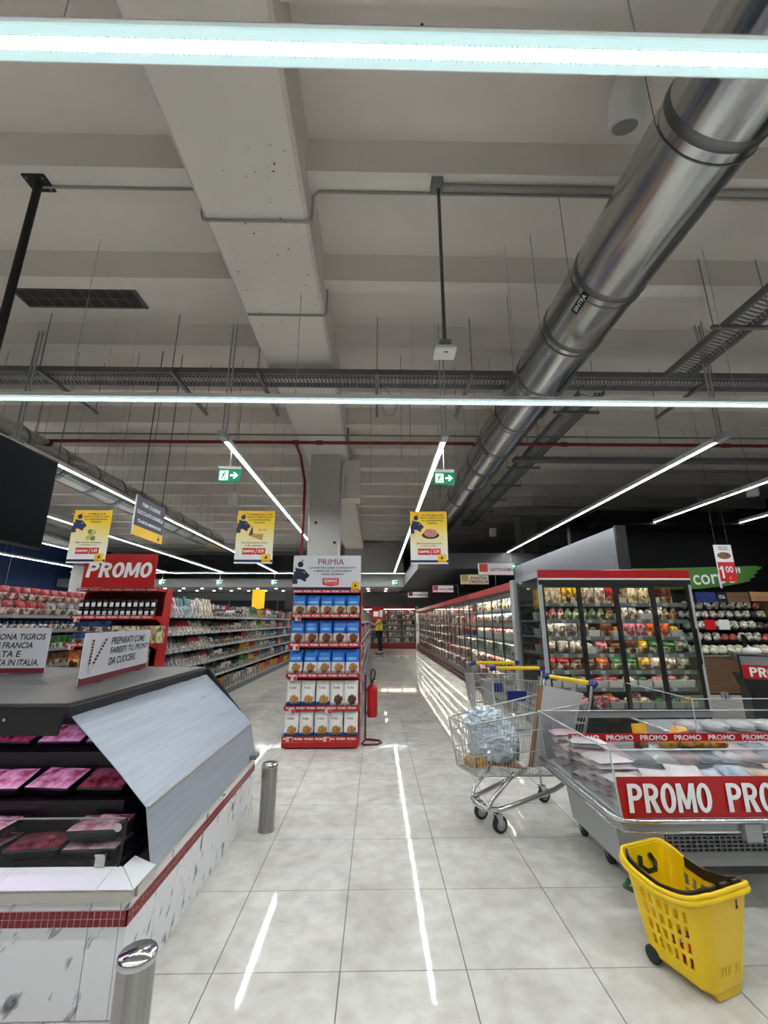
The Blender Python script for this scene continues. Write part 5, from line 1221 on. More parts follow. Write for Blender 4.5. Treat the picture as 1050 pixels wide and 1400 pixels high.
# ------------------------------------------------------------------ shopping carts
BLUEP = mat('blue_plastic', (24, 34, 110), 0.4)
YELP = mat('yellow_plastic', (236, 196, 0), 0.35, noise=0.05, scale=6)
def cart(label, loc, rz, group, plate=True):
    """a runs from the nose (0) to the handle; b across"""
    t = thing('shopping_cart', label, 'shopping cart', loc, rz, group)
    # basket corners: nose / rear, top / bottom
    NT, NB, RT, RB = (-0.20, 0.155, 0.70), (-0.16, 0.125, 0.37), (0.80, 0.25, 0.80), (0.62, 0.205, 0.31)
    def S(p, s): return Vector((p[0], s * p[1], p[2]))
    rim = MB(); rim.tube([S(NT, -1), S(RT, -1)], 0.006, 6).tube([S(NT, 1), S(RT, 1)], 0.006, 6).tube([S(NT, -1), S(NT, 1)], 0.006, 6).tube([S(NB, -1), S(NB, 1)], 0.005, 6).tube([S(NB, -1), S(RB, -1)], 0.005, 6).tube([S(NB, 1), S(RB, 1)], 0.005, 6).tube([S(RB, -1), S(RB, 1)], 0.005, 6)
    for s in (-1, 1): rim.tube([S(NT, s), S(NB, s)], 0.005, 6); rim.tube([S(RT, s), S(RB, s)], 0.005, 6)
    rim.build('basket_frame', WIRE, t)
    for s in (-1, 1):
        w_ = MB(); n = 34
        for k in range(1, n):
            u = k / n; w_.tube([S(NT, s).lerp(S(RT, s), u), S(NB, s).lerp(S(RB, s), u)], 0.0019, 5)
        for v in (0.28, 0.62): w_.tube([S(NT, s).lerp(S(NB, s), v), S(RT, s).lerp(S(RB, s), v)], 0.004, 6)
        stuff(w_.build('side_wires', WIRE, t))
    for (A, B_, nm, n) in ((NT, NB, 'nose_wires', 12), (RT, RB, 'rear_flap_wires', 16)):
        w_ = MB()
        for k in range(1, n): w_.tube([S(A, -1).lerp(S(A, 1), k/n), S(B_, -1).lerp(S(B_, 1), k/n)], 0.0019, 5)
        for v in (0.3, 0.65): w_.tube([S(A, -1).lerp(S(B_, -1), v), S(A, 1).lerp(S(B_, 1), v)], 0.004, 6)
        stuff(w_.build(nm, WIRE, t))
    w_ = MB()
    for k in range(1, 14): w_.tube([S(NB, -1).lerp(S(NB, 1), k/14), S(RB, -1).lerp(S(RB, 1), k/14)], 0.0019, 5)
    for v in (0.2, .4, .6, .8): w_.tube([S(NB, -1).lerp(S(RB, -1), v), S(NB, 1).lerp(S(RB, 1), v)], 0.0035, 6)
    stuff(w_.build('floor_wires', WIRE, t))
    # handle
    h_ = MB().tube([(0.86, -0.235, 0.935), (0.86, 0.235, 0.935)], 0.017, 12).build('handle', YELP, t)
    for s in (-1, 1):
        MB().tube([(0.865, s*0.225, 0.937), (0.855, s*0.262, 0.935), (0.825, s*0.268, 0.915)], [0.026, 0.03, 0.022], 10).build('handle_end', BLUEP, t)
        MB().tube([(0.83, s*0.262, 0.92), (0.80, s*0.252, 0.80), (0.72, s*0.232, 0.55), (0.62, s*0.205, 0.31)], 0.010, 8).build('upright', WIRE, t)
    # chassis: one bent tube with a rounded nose
    MB().tube([(0.64, -0.20, 0.30), (0.45, -0.185, 0.235), (0.10, -0.15, 0.165), (0.0, -0.135, 0.15), (-0.055, -0.10, 0.148), (-0.08, -0.04, 0.148), (-0.08, 0.04, 0.148), (-0.055, 0.10, 0.148), (0.0, 0.135, 0.15), (0.10, 0.15, 0.165), (0.45, 0.185, 0.235), (0.64, 0.20, 0.30)], 0.0165, 10).build('chassis_tube', CHROME, t)
    for s in (-1, 1): MB().tube([(-0.055, s*0.105, 0.15), (-0.03, s*0.115, 0.21), (0.10, s*0.125, 0.31), (0.16, s*0.13, 0.355)], 0.014, 8).build('strut', CHROME, t)
    MB().tube([(0.64, -0.20, 0.30), (0.64, 0.20, 0.30)], 0.012, 8).build('rear_bar', GREY, t)
    if plate:
        p_ = MB().box(0.765, 0.772, -0.10, 0.10, 0.60, 0.70).build('blue_plate', BLUEP, t)
    for (a, b_) in ((0, -0.115), (0, 0.115), (0.64, -0.19), (0.64, 0.19)):
        c_ = put('caster', None, t, (a, b_, 0)); zt_ = 0.15 if a == 0 else 0.28
        wl = MB(); wl.M = Matrix.Translation((0.02, 0, 0.055)) @ Matrix.Rotation(R(90), 4, 'X')
        wl.lathe([(0.040, -0.016), (0.052, -0.014), (0.055, 0), (0.052, 0.014), (0.040, 0.016)], 20); wl.build('tyre', RUBBER, c_)
        hb_ = MB(); hb_.M = Matrix.Translation((0.02, 0, 0.055)) @ Matrix.Rotation(R(90), 4, 'X'); hb_.lathe([(0.034, -0.018), (0.036, 0), (0.034, 0.018)], 16); hb_.build('wheel_disc', mat('wheel_grey', (150, 152, 156), 0.5), c_)
        fk = MB()
        for s in (-1, 1): fk.hexa([(0.005, s*0.021 - .002, 0.05), (0.035, s*0.021 - .002, 0.05), (0.035, s*0.021 + .002, 0.05), (0.005, s*0.021 + .002, 0.05), (-0.02, s*0.021 - .002, 0.122), (0.03, s*0.021 - .002, 0.122), (0.03, s*0.021 + .002, 0.122), (-0.02, s*0.021 + .002, 0.122)])
        fk.box(-0.02, 0.03, -0.023, 0.023, 0.118, 0.124); fk.tube([(0, 0, 0.124), (0, 0, zt_)], 0.010, 8); fk.build('fork', CHROME, c_)
    return t
CA = math.atan2(0.22, 0.605)
cart('near shopping cart with a cardboard sheet and crumpled plastic beside the promo freezer', (0.80, 3.445, 0), CA, 'shopping carts on the right')
cart('second shopping cart standing empty behind the near one', (1.47, 5.50, 0), R(-90), 'shopping carts on the right')
cart('rear shopping cart half hidden behind the second one', (1.40, 6.1, 0), R(-90), 'shopping carts on the right')
MC = Matrix.Translation((0.80, 3.445, 0)) @ Matrix.Rotation(CA, 4, 'Z')
CARD = mat('card_white', (196, 194, 196), 0.7, noise=0.05, scale=4); KRAFT = mat('card_kraft', (146, 110, 74), 0.8)
cb = thing('cardboard_sheet', 'bent white cardboard sheet with brown edge standing in the near cart', 'cardboard', (0.80, 3.445, 0), CA)
MB().slab((0.33, -0.13, 0.375), (0.60, -0.15, 0.375), (0.80, -0.20, 0.86), (0.45, -0.165, 0.93), 0.006).build('side_panel', CARD, cb)
MB().slab((0.295, -0.11, 0.375), (0.329, -0.13, 0.375), (0.449, -0.165, 0.93), (0.42, -0.145, 0.93), 0.006).build('brown_edge', KRAFT, cb)
MB().slab((-0.05, -0.10, 0.42), (0.02, 0.10, 0.42), (0.30, 0.15, 0.365), (0.27, -0.12, 0.365), 0.006).build('floor_panel', KRAFT, cb)
def crumple(name, c, rx, ry, rz_, m, n=26, k=14, amp=0.35, seed=3, cr=7.0):
    rnd = random.Random(seed); ph = [(rnd.uniform(-cr, cr), rnd.uniform(-cr, cr), rnd.uniform(-cr, cr), rnd.uniform(0, 6.3)) for _ in range(9)]
    mb = MB(); vs_ = []; 
    for i in range(k + 1):
        th = math.pi * i / k
        for j in range(n):
            p = 2 * math.pi * j / n; d = (math.sin(th)*math.cos(p), math.sin(th)*math.sin(p), -math.cos(th))
            q = 1 + amp * sum(abs(math.sin(a*d[0] + b_*d[1] + g*d[2] + o_)) for a, b_, g, o_ in ph) / 9 - amp * .6
            vs_.append((c[0] + rx*d[0]*q, c[1] + ry*d[1]*q, c[2] + rz_*d[2]*q))
    mb.add(vs_, [(i*n + j, i*n + (j+1) % n, (i+1)*n + (j+1) % n, (i+1)*n + j) for i in range(k) for j in range(n)], 0, False)
    return mb
FILM = mat('plastic_film', (206, 216, 226), 0.18, noise=0.25, scale=20, coat=0.4)
pf = thing('plastic_wrap', 'crumpled clear plastic wrap heaped in the nose of the near cart', 'plastic wrap', (0.80, 3.445, 0), CA)
crumple('wrap', (0.08, 0.0, 0.55), 0.19, 0.12, 0.15, FILM, seed=5, n=44, k=26, amp=.7, cr=13).build('wrap', FILM, pf)
crumple('wrap', (0.03, 0.02, 0.685), 0.15, 0.10, 0.085, FILM, seed=9, n=44, k=26, amp=.9, cr=15).build('top_fold', FILM, pf)
tag(crumple('x', (0, 0, 0.06), 0.11, 0.07, 0.055, None, seed=11, amp=.25).build('bread_pack', mat('bread_pack', (214, 160, 60), 0.35, rgb2=(110, 70, 40), scale=30), None, tuple(MC @ Vector((-0.06, 0, 0.372))), CA), 'yellow bread pack lying on the floor of the near cart nose', 'bread pack')
tag(MB().box(-.04, .04, -.03, .03, 0, 0.22).build('drink_carton', pk('teal', .5, .4), None, tuple(MC @ Vector((0.30, 0.06, 0.374))), CA + .2, bevel=.003), 'small pale blue carton standing behind the plastic wrap in the near cart', 'carton')

# ------------------------------------------------------------------ promo freezer islands
def freezer(label, x0, x1, y0, y1, zr, zg, n_promo, group):
    t = thing('promo_freezer', label, 'freezer', (x0, y0, 0), 0, group); W, D = x1 - x0, y1 - y0
    MB().hexa([(0.17, 0.345, 0.095), (W - 0.2, 0.345, 0.095), (W - 0.2, D - 0.06, 0.095), (0.17, D - 0.06, 0.095), (0.14, 0.34, zr - 0.06), (W - 0.1, 0.34, zr - 0.06), (W - 0.1, D - 0.03, zr - 0.06), (0.14, D - 0.03, zr - 0.06)]).build('lower_body', mat('freezer_grey', (176, 177, 178), 0.45, 0.1), t)
    MB().hexa([(0.05, 0.05, zr - 0.075), (W - 0.06, 0.05, zr - 0.075), (W - 0.06, D - 0.01, zr - 0.075), (0.05, D - 0.01, zr - 0.075), (0.02, 0.02, zr - 0.015), (W, 0.02, zr - 0.015), (W, D, zr - 0.015), (0.02, D, zr - 0.015)]).build('tub', LGREY, t)
    gr = put('grille', None, t, (0, 0, 0))
    MB().box(0.42, W - 0.3, 0.336, 0.344, 0.165, 0.250).build('grille_back', DARK, gr)
    bars = MB(); xx = 0.42
    for k in range(5): bars.box(0.42, W - .3, 0.331, 0.336, 0.165 + k*.0195, 0.171 + k*.0195)
    while xx < W - .3: bars.box(xx, xx + .007, 0.330, 0.336, 0.165, 0.250); xx += 0.033
    stuff(bars.build('grille_bars', FRG, gr))
    sg = MB()
    for k in range(6): sg.box(0.158, 0.165, 0.46 + k * .03, 0.475 + k * .03, 0.24, 0.32)
    sg.build('side_slots', DARK, t)
    r_ = 0.012
    MB().tube([(0, D, zr), (0, 0.10, zr), (0.012, 0.045, zr), (0.045, 0.012, zr), (0.10, 0, zr), (W, 0, zr)], r_, 10).build('bumper_rail', CHROME, t)
    MB().tube([(0.02, D, zr - 0.055), (0.02, 0.12, zr - 0.055), (0.05, 0.04, zr - 0.055), (0.12, 0.02, zr - 0.055), (W, 0.02, zr - 0.055)], 0.007, 8).build('lower_rail', CHROME, t)
    MB().box(0.62, 0.70, -0.004, 0.03, zr - 0.09, zr - 0.014).build('bracket', FRG, t)
    # glass walls
    def pane(a, b_, c, d): mb = MB(); mb.quad(a, b_, c, d); mb.build('pane', ACRYL, t)
    pane((0.03, 0.02, zr), (W, 0.02, zr), (W, 0.012, zg), (0.0, 0.012, zg)); pane((0.03, D - .03, zr), (0.03, 0.02, zr), (0.0, 0.012, zg), (0.0, D - .03, zg)); pane((0.0, D - .03, zr), (0.0, D - .03, zg), (W, D - .03, zg), (W, D - .03, zr))
    ge = mat('pane_edge', (188, 196, 198), 0.15)
    for p_ in ([(0, 0.012, zg), (W, 0.012, zg)], [(0, 0.012, zg), (0, D - .03, zg)], [(0, D - .03, zg), (W, D - .03, zg)], [(0.03, 0.02, zr), (0, 0.012, zg)], [(0.03, D - .03, zr), (0, D - .03, zg)]): MB().tube(p_, 0.0045, 6).build('pane_edge', ge, t)
    MB().box(0.05, W - 0.02, 0.04, D - .05, zr - 0.012, zr + 0.0).build('tray_floor', WHITE, t)
    # divider with small promo strip
    MB().box(0.03, W, D * 0.56, D * 0.56 + 0.012, zr, zg - 0.06).build('divider', ACRYL, t)
    st = MB().box(0.03, W, D * 0.56 - 0.006, D * 0.56 - 0.002, zg - 0.10, zg - 0.055).build('promo_strip', RED, t)
    text(st, '   '.join(['PROMO'] * 8), W - 0.1, W/2, zg - 0.078, D * 0.56 - 0.0075, WHT, h=0.03, bold=0.03)
    # banner on the front glass
    bn = put('promo_banner', None, t, (0, 0, 0))
    MB().slab((0.032, 0.010, zr + 0.012), (W, 0.010, zr + 0.012), (W, 0.004, zr + 0.195), (0.014, 0.004, zr + 0.195), 0.002).build('banner_sheet', RED, bn)
    for i in range(n_promo):
        o = promo(bn, 0.42, 0.27 + i * 0.50, zr + 0.102, -0.0015, 0.128, WHT)
    for (a, b_) in ((0.22, 0.59), (W - .3, 0.59), (0.22, D - .1), (W - .3, D - .1)):
        c_ = put('caster', None, t, (a, b_, 0))
        wl = MB(); wl.M = Matrix.Translation((0, 0, 0.045)) @ Matrix.Rotation(R(90), 4, 'Y'); wl.lathe([(0.03, -0.014), (0.045, -0.012), (0.045, 0.012), (0.03, 0.014)], 16); wl.build('wheel', RUBBER, c_)
        MB().box(-0.025, 0.025, -0.03, 0.03, 0.085, 0.12).box(-0.022, -0.018, -0.02, 0.02, 0.04, 0.09).box(0.018, 0.022, -0.02, 0.02, 0.04, 0.09).build('fork', GREY, c_)
    return t
FX, FY = 1.195, 2.375
freezer('low promo freezer with clear walls and a big red PROMO banner in the right foreground', FX, 3.0, FY, 3.40, 0.45, 0.765, 3, 'low promo freezers')
# packs in the freezer
WRAP = mat('white_wrap', (214, 208, 208), 0.25, noise=0.12, scale=12, coat=0.3); PINKW = mat('pink_wrap', (206, 180, 180), 0.25, noise=0.2, scale=10, coat=0.3)
def flat_pack(w, d, h): 
    mb = MB(); n = 7; vs_ = []
    for s in (0, 1):
        for i in range(n):
            for j in range(n):
                u, v = -1 + 2*i/(n-1), -1 + 2*j/(n-1); e = (1-u**6)*(1-v**6)
                vs_.append((u*w/2, v*d/2, (h*.5 + h*.5*e*(1 + .2*math.sin(7*u+4*v))) if s else h*.5 - h*.5*e))
    f0 = [(i*n+j, i*n+j+1, (i+1)*n+j+1, (i+1)*n+j) for i in range(n-1) for j in range(n-1)]
    mb.add(vs_, f0 + [tuple(x + n*n for x in f[::-1]) for f in f0], 0, True); return mb
fp = [flat_pack(.21, .15, .03).mesh('flat_pack', WRAP), flat_pack(.21, .15, .03).mesh('flat_pack', PINKW)]
for st_ in range(6):
    y = 2.50 + st_ * 0.147; n = [6, 8, 7, 9, 6, 8][st_]
    for q in range(n):
        o = put('flat_pack', fp[(q + st_) % 3 == 0], None, (1.355 + random.uniform(-.014, .014) - q * 0.003, y + random.uniform(-.012, .012), 0.4515 + q * 0.0262), random.uniform(-.2, .2), None)
        tag(o, '%s wrapped flat pack, %s up in the %s stack along the freezer side' % ('pink' if (q + st_) % 3 == 0 else 'white', nth(q), nth(st_)), 'packet', 'wrapped flat packs stacked in the promo freezer')
for i in range(9):
    x = 1.60 + i * 0.15
    m_ = [WRAP, mat('blue_frozen', (80, 120, 150), 0.3, rgb2=(190, 200, 210), scale=14), mat('brown_frozen', (150, 110, 84), 0.3, rgb2=(200, 180, 160), scale=14)][i // 2 % 3]
    fm = flat_pack(.19, .26, .05).mesh('frozen_bag', m_)
    o = put('frozen_bag', fm, None, (x, 2.62 + random.uniform(-.03, .03), 0.50 + .02 * (i % 2)), 0, (R(24), R(random.uniform(-10, 10)), random.uniform(-.3, .3)))
    tag(o, '%s flat frozen bag from the left behind the PROMO banner' % nth(i), 'frozen bag', 'frozen bags behind the PROMO banner')
    fm = flat_pack(.18, .24, .06).mesh('frozen_bag', [PINKW, FRG, WRAP][i % 3])
    o = put('frozen_bag', fm, None, (x, 3.17, 0.50), 0, (R(12), R(random.uniform(-14, 14)), random.uniform(-.3, .3)))
    tag(o, '%s pale frozen bag from the left in the rear half of the promo freezer' % nth(i), 'frozen bag', 'pale frozen bags in the rear of the promo freezer')
GOLD = pack_mat('snack_gold', (226, 170, 40), (110, 30, 36), (190, 130, 60), 0.3, 0.62); GOLD2 = mat('snack_gold2', (222, 160, 40), 0.3, rgb2=(100, 40, 34), scale=16)
sb = tag(put('snack_bag', pillow_mb(0.11, 0.16, 0.05, 8, 10, .05, False).mesh('snack_bag', GOLD), None, (1.83, 3.20, 0.555), 0.1), 'golden snack bag standing upright in the rear of the promo freezer', 'snack bag', 'golden snack bags')
for i, (dx, dz, a) in enumerate(((2.02, .565, .3), (2.14, .575, 1.1), (2.24, .565, .2), (2.10, .635, .7), (2.33, .56, -.4))):
    tag(crumple('x', (0, 0, .03), .085, .055, .035, GOLD2, seed=i + 70, amp=.3, n=16, k=8).build('snack_bag', GOLD2, None, (dx, 3.19, dz), a), '%s golden snack bag in the loose heap inside the promo freezer' % ['left', 'middle', 'right', 'top', 'rightmost'][i], 'snack bag', 'golden snack bags')

# second low freezer behind and to the right (clear walls), and the dark one with its own banner
f2_ = thing('clear_bin', 'clear-walled low bin behind the promo freezer near the right edge', 'bin', (2.62, 3.75, 0))
MB().box(0.05, 1.6, 0.05, 0.9, 0.0, 0.44).build('body', mat('freezer_grey', (176, 177, 178), 0.45, 0.1), f2_)
MB().tube([(0, 0.95, .45), (0, 0, .45), (1.65, 0, .45)], 0.012, 8).build('rail', CHROME, f2_)
for q_ in (((0, 0, .45), (1.65, 0, .45), (1.65, 0, .78), (0, 0, .78)), ((0, .95, .45), (0, 0, .45), (0, 0, .78), (0, .95, .78))): mb = MB(); mb.quad(*q_); mb.build('pane', ACRYL, f2_)
for p_ in ([(0, 0, .78), (1.65, 0, .78)], [(0, 0, .78), (0, .95, .78)], [(0, 0, .45), (0, 0, .78)]): MB().tube(p_, .0045, 6).build('pane_edge', mat('pane_edge', (188, 196, 198), 0.15), f2_)
MB().tube([(0.3, 0.02, .78), (0.3, 0.02, .83)], 0.03, 10).build('clip', CHROME, f2_)
for i in range(6):
    tag(crumple('x', (0, 0, .05), .1, .12, .05, WRAP, seed=i + 90, amp=.25, n=14, k=8).build('frozen_bag', WRAP, None, (2.82 + i * .24, 4.15, .4405), .2 * i), '%s pale frozen bag from the left in the clear-walled bin' % nth(i), 'frozen bag', 'frozen bags in the clear-walled bin')
df = thing('dark_freezer', 'black chest freezer with a small PROMO banner at the right edge', 'freezer', (4.93, 6.0, 0), R(-33))
MB().hexa([(0.06, 0.06, 0.0), (2.0, 0.06, 0.0), (2.0, 1.0, 0), (0.06, 1.0, 0), (0.06, 0.06, .5), (2.0, 0.06, .5), (2.0, 1.0, .5), (0.06, 1.0, .5)]).build('plinth', DARK, df)
MB().hexa([(0.04, 0.04, .50), (2.0, 0.04, .50), (2.0, 1.0, .5), (0.04, 1.0, .5), (0, 0, .66), (2.0, 0, .66), (2.0, 1.0, .66), (0, 1.0, .66)]).build('lower_case', BLACK, df)
MB().box(0.01, 2.0, 0.0, 0.02, .66, .84).build('banner', RED, df)
promo(df, 0.46, 0.32, .75, -0.002, .12, WHT); promo(df, 0.46, 0.95, .75, -0.002, .12, WHT)
MB().box(0.01, 2.0, 0.01, 0.03, .84, .955).build('steel_band', CHROME, df)
MB().tube([(0.0, 0, .96), (2.0, 0, .96)], .012, 8).tube([(0.0, 0, .66), (0, 0, .96)], .012, 8).tube([(0.0, 0, .96), (0, 1.0, .96)], .012, 8).build('frame', BLACK, df)
MB().box(0.02, 2.0, 0.05, 1.0, .84, .93).build('lid', GREY, df)
_dm = Matrix.Translation((4.93, 6.0, 0)) @ Matrix.Rotation(R(-33), 4, 'Z')
for i in range(7): tag(crumple('x', (0, 0, .06), .11, .12, .06, WRAP, seed=i + 120, amp=.25, n=14, k=8).build('frozen_bag', [WRAP, PINKW, FRG][i % 3], None, tuple(_dm @ Vector((.2 + i * .22, .4, .9305))), .3 * i), '%s lumpy bag from the left on the black chest freezer' % nth(i), 'frozen bag', 'bags on the black chest freezer')

# ------------------------------------------------------------------ yellow wheeled basket
def basket():
    c = Vector((1.32, 2.14)); rz = R(20)
    t = thing('shopping_basket', 'yellow plastic wheeled shopping basket with black handle standing before the promo freezer', 'basket', (c.x, c.y, 0), rz)
    N, Mv = 240, 40; ZB = 0.035
    def outline(a, b_, r, k):   # rounded rectangle, k in 0..1
        pts = []; L = [2*(a - r), math.pi*r/2, 2*(b_ - r), math.pi*r/2] * 2; tot = sum(L); s = k * tot
        cx = [(a - r, -(b_ - r)), (a - r, b_ - r), (-(a - r), b_ - r), (-(a - r), -(b_ - r))]
        seg = 0
        while s > L[seg] and seg < 7: s -= L[seg]; seg += 1
        side = seg // 2
        if seg % 2 == 0:
            return [(-(a - r) + s, -b_), (a, -(b_ - r) + s), ((a - r) - s, b_), (-a, (b_ - r) - s)][side]
        th = -math.pi/2 + side * math.pi/2 + s / r
        return (cx[side][0] + r*math.cos(th), cx[side][1] + r*math.sin(th))
    def rimz(x, y):   # rim rises at the two ends, dips on the long sides
        return 0.345 + 0.038 * min(1, abs(y) / 0.185) ** 3 - 0.02 * (1 - min(1, abs(y) / 0.18))
    V, F = [], []
    for j in range(Mv + 1):
        v = j / Mv; a = 0.108 + (0.150 - 0.108) * v; b_ = 0.138 + (0.190 - 0.138) * v
        for i in range(N):
            x, y = outline(a, b_, 0.05 + .012*v, i / N); z = ZB + v * (rimz(x, y) - ZB); V.append((x, y, z))
    def slot(i, j):
        v = (j + .5) / Mv; x, y = outline(0.13, 0.165, 0.055, (i + .5) / N)
        long_side = abs(abs(x) - 0.13) < 0.004
        rows_ = [(0.18, 0.31), (0.35, 0.48), (0.52, 0.65), (0.69, 0.82)]
        inrow = any(a <= v < b_ for a, b_ in rows_)
        if long_side and inrow: return ((y + 0.2) / 0.034) % 1 < 0.52 * (1.0 - 0.25 * (v * 5.88 % 1)) and abs(y) < 0.105
        end = abs(abs(y) - 0.165) < 0.004
        if end and (0.16 <= v < 0.26): return int((x + 0.2) / 0.006) % 3 < 1 and abs(x) < 0.06
        return False
    fs = []
    for j in range(Mv):
        for i in range(N):
            if not slot(i, j): fs.append((j*N + i, j*N + (i+1) % N, (j+1)*N + (i+1) % N, (j+1)*N + i))
    mb = MB(); mb.add(V, fs, 0, True); mb.add(V[:N], [tuple(range(N))[::-1]])
    o = mb.build('shell', YELP, t); sd = o.modifiers.new('s', 'SOLIDIFY'); sd.thickness = 0.004; sd.offset = -1
    rim = [V[Mv*N + i] for i in range(N)]
    MB().tube([(x*1.03, y*1.03, z - .018) for x, y, z in rim], 0.012, 8, closed=True).tube([(x*1.02, y*1.02, z) for x, y, z in rim], 0.009, 8, closed=True).build('rim', YELP, t)
    # black handle folded down around the inside of the rim and the far grip
    hp = [(x*.94, y*.96, z + .010) for k_, (x, y, z) in enumerate(rim) if True]
    def arc(i0, i1): return [hp[i % N] for i in range(i0, i1 + 1)]
    half = [p for p in hp if p[0] < -0.03]; 
    def strip(pts, h): 
        mb = MB()
        for a, b_ in zip(pts[:-1], pts[1:]):
            mb.hexa([(a[0], a[1], a[2] - h), (b_[0], b_[1], b_[2] - h), (b_[0]*.95, b_[1]*.95, b_[2] - h), (a[0]*.95, a[1]*.95, a[2] - h), (a[0], a[1], a[2] + .006), (b_[0], b_[1], b_[2] + .006), (b_[0]*.95, b_[1]*.95, b_[2] + .006), (a[0]*.95, a[1]*.95, a[2] + .006)])
        return mb
    i_s = sorted(range(N), key=lambda i: math.atan2(hp[i][1], hp[i][0]))
    by_ang = [hp[i] for i in i_s]
    A = lambda lo, hi: [p for p in by_ang if lo <= math.degrees(math.atan2(p[1], p[0])) <= hi]
    near = sorted([p for p in hp if p[0] < -0.02 and p[1] < 0.17], key=lambda p: math.atan2(p[1], p[0]) % (2*math.pi))
    strip(near, 0.034).build('handle', DARK, t)
    farp = sorted([p for p in hp if p[0] > 0.02 and p[1] < 0.09], key=lambda p: math.atan2(p[1], p[0]))
    strip(farp, 0.034).build('handle', DARK, t)
    bar = sorted([p for p in hp if p[1] < -0.14 and abs(p[0]) < .05], key=lambda p: p[0])
    strip(bar, 0.02).build('handle', DARK, t)
    MB().tube([(-0.03, 0.172, .345), (-0.045, 0.16, .315), (-0.02, 0.145, .295), (0.025, 0.145, .295), (0.045, 0.16, .315), (0.03, 0.172, .345)], 0.010, 8).build('grip_loop', DARK, t)
    em = MB(); em.add([(x*1.15, -0.2145, z) for x, z in ((-.008, .33), (.008, .333), (.004, .345), (.008, .36), (-.002, .362), (-.004, .345))], [(0,1,2,3,4,5)]); em.build('emblem', INK, t)
    MB().tube([(-0.09, 0.195, .25), (-0.10, 0.215, .22), (-0.05, 0.225, .19), (0.05, 0.225, .19), (0.10, 0.215, .22), (0.09, 0.195, .25)], 0.011, 8).build('pull_bar', mat('green_plastic', (20, 96, 70), 0.4), t)
    for s in (-1, 1):
        for yy in (0.10,):
            wl = MB(); wl.M = Matrix.Translation((s * 0.105, yy, 0.032)) @ Matrix.Rotation(R(90), 4, 'Y'); wl.lathe([(0.022, -.012), (0.032, -.01), (0.032, .01), (0.022, .012)], 16); wl.build('wheel', RUBBER, t)
    MB().hexa([(-.06, -.13, 0.0), (.06, -.13, 0.0), (.05, -.09, 0), (-.05, -.09, 0), (-.08, -.135, .037), (.08, -.135, .037), (.07, -.06, .037), (-.07, -.06, .037)]).build('foot', YELP, t, bevel=.006)
    return t
basket()
for i, (dx, dy, m_) in enumerate(((0.0, -0.03, RED), (0.02, 0.05, MEATD))):
    tag(crumple('x', (0, 0, .03), .06, .04, .03, m_, seed=200 + i, amp=.2, n=14, k=8).build('small_pack', m_, None, (1.315 + dx, 2.165 + dy, .0405), .4), ['small red pack lying in the yellow basket', 'dark red meat pack lying in the yellow basket'][i], 'packet')

# ------------------------------------------------------------------ produce wall on the right
WOOD = mat('brown_wood', (112, 84, 60), 0.6, noise=0.3, scale=3, stretch=(0.4, 1, 9))
WOODL = mat('pale_wood', (176, 134, 90), 0.6, noise=0.25, scale=4, stretch=(0.4, 1, 9))
pw = thing('produce_stand', 'stepped produce stand with brown wooden front against the black wall', 'produce stand', (4.9, 8.9, 0))
for i in range(5):
    for j in range(3): MB().box(0.0 + i * 0.72, 0.716 + i * 0.72, 0, 0.02, 0.03 + j * 0.232, 0.258 + j * 0.232).build('plank', WOOD, pw)
MB().box(0, 3.6, 0.02, 0.62, 0.0, 0.70).build('body', BLACK, pw)
MB().box(-0.02, 3.62, -0.03, 0.05, 0.725, 0.75).build('front_rail', FRG, pw)
PZ_ = [0.74, 1.0, 1.24, 1.47, 1.66]
for i, z in enumerate(PZ_): 
    s_ = MB().hexa([(0, 0.05 + i * .1, z - .03), (3.6, 0.05 + i * .1, z - .03), (3.6, 0.62, z - .03), (0, 0.62, z - .03), (0, 0.05 + i * .1, z), (3.6, 0.05 + i * .1, z), (3.6, 0.62, z), (0, 0.62, z)]).build('shelf', DARK, pw)
MB().box(3.6, 3.95, 0.0, 0.62, 0.0, 1.95).build('end_panel', WOOD, pw)
MB().box(2.55, 2.6, -0.04, 0.0, 0.76, 1.15).build('post', BLACK, pw)
MB().box(0.0, 3.6, 0.60, 0.62, 0.7, 2.0).build('back_panel', BLACK, pw)
for i, (a, c, m_, s_) in enumerate(((2.0, 2.42, mat('chalk_blue', (30, 44, 110), 0.6), ''), (2.46, 2.66, BLACK, 'S'), (2.68, 3.15, WOOD, ''))):
    b_ = MB().box(a, c, 0.30, 0.32, 1.80, 2.02).build('board', m_, pw)
    if s_: text(b_, s_, (c - a) * .75, (a + c) / 2, 1.92, 0.298, WHT, h=.07)
MB().prism([(3.2, 1.83), (4.1, 1.84), (4.12, 2.0), (3.9, 2.03), (3.5, 2.02), (3.19, 2.03)], 0.30, 0.33).build('wooden_board', WOODL, pw, fix=True)
vegc = [('cauliflower', (206, 204, 176), (226, 224, 200), .085, .065), ('onion net', (232, 226, 216), (110, 80, 70), .07, .06), ('mushroom pack', (226, 214, 196), (90, 66, 56), .07, .05), ('salad bag', (224, 226, 206), (70, 92, 48), .08, .06), ('tomato pack', (170, 50, 40), (200, 120, 100), .065, .05), ('aubergine', (50, 34, 50), (110, 90, 100), .07, .05)]
VM = {}
for nm, c1_, c2_, r1, r2 in vegc:
    m_ = mat('veg_' + nm.replace(' ', '_'), c1_, .35, rgb2=c2_, scale=26, detail=1)
    VM[nm] = crumple('v', (0, 0, r2), r1, r1, r2, m_, seed=hash(nm) % 7 + 300, amp=.25, n=12, k=7).mesh('vegetable', m_)
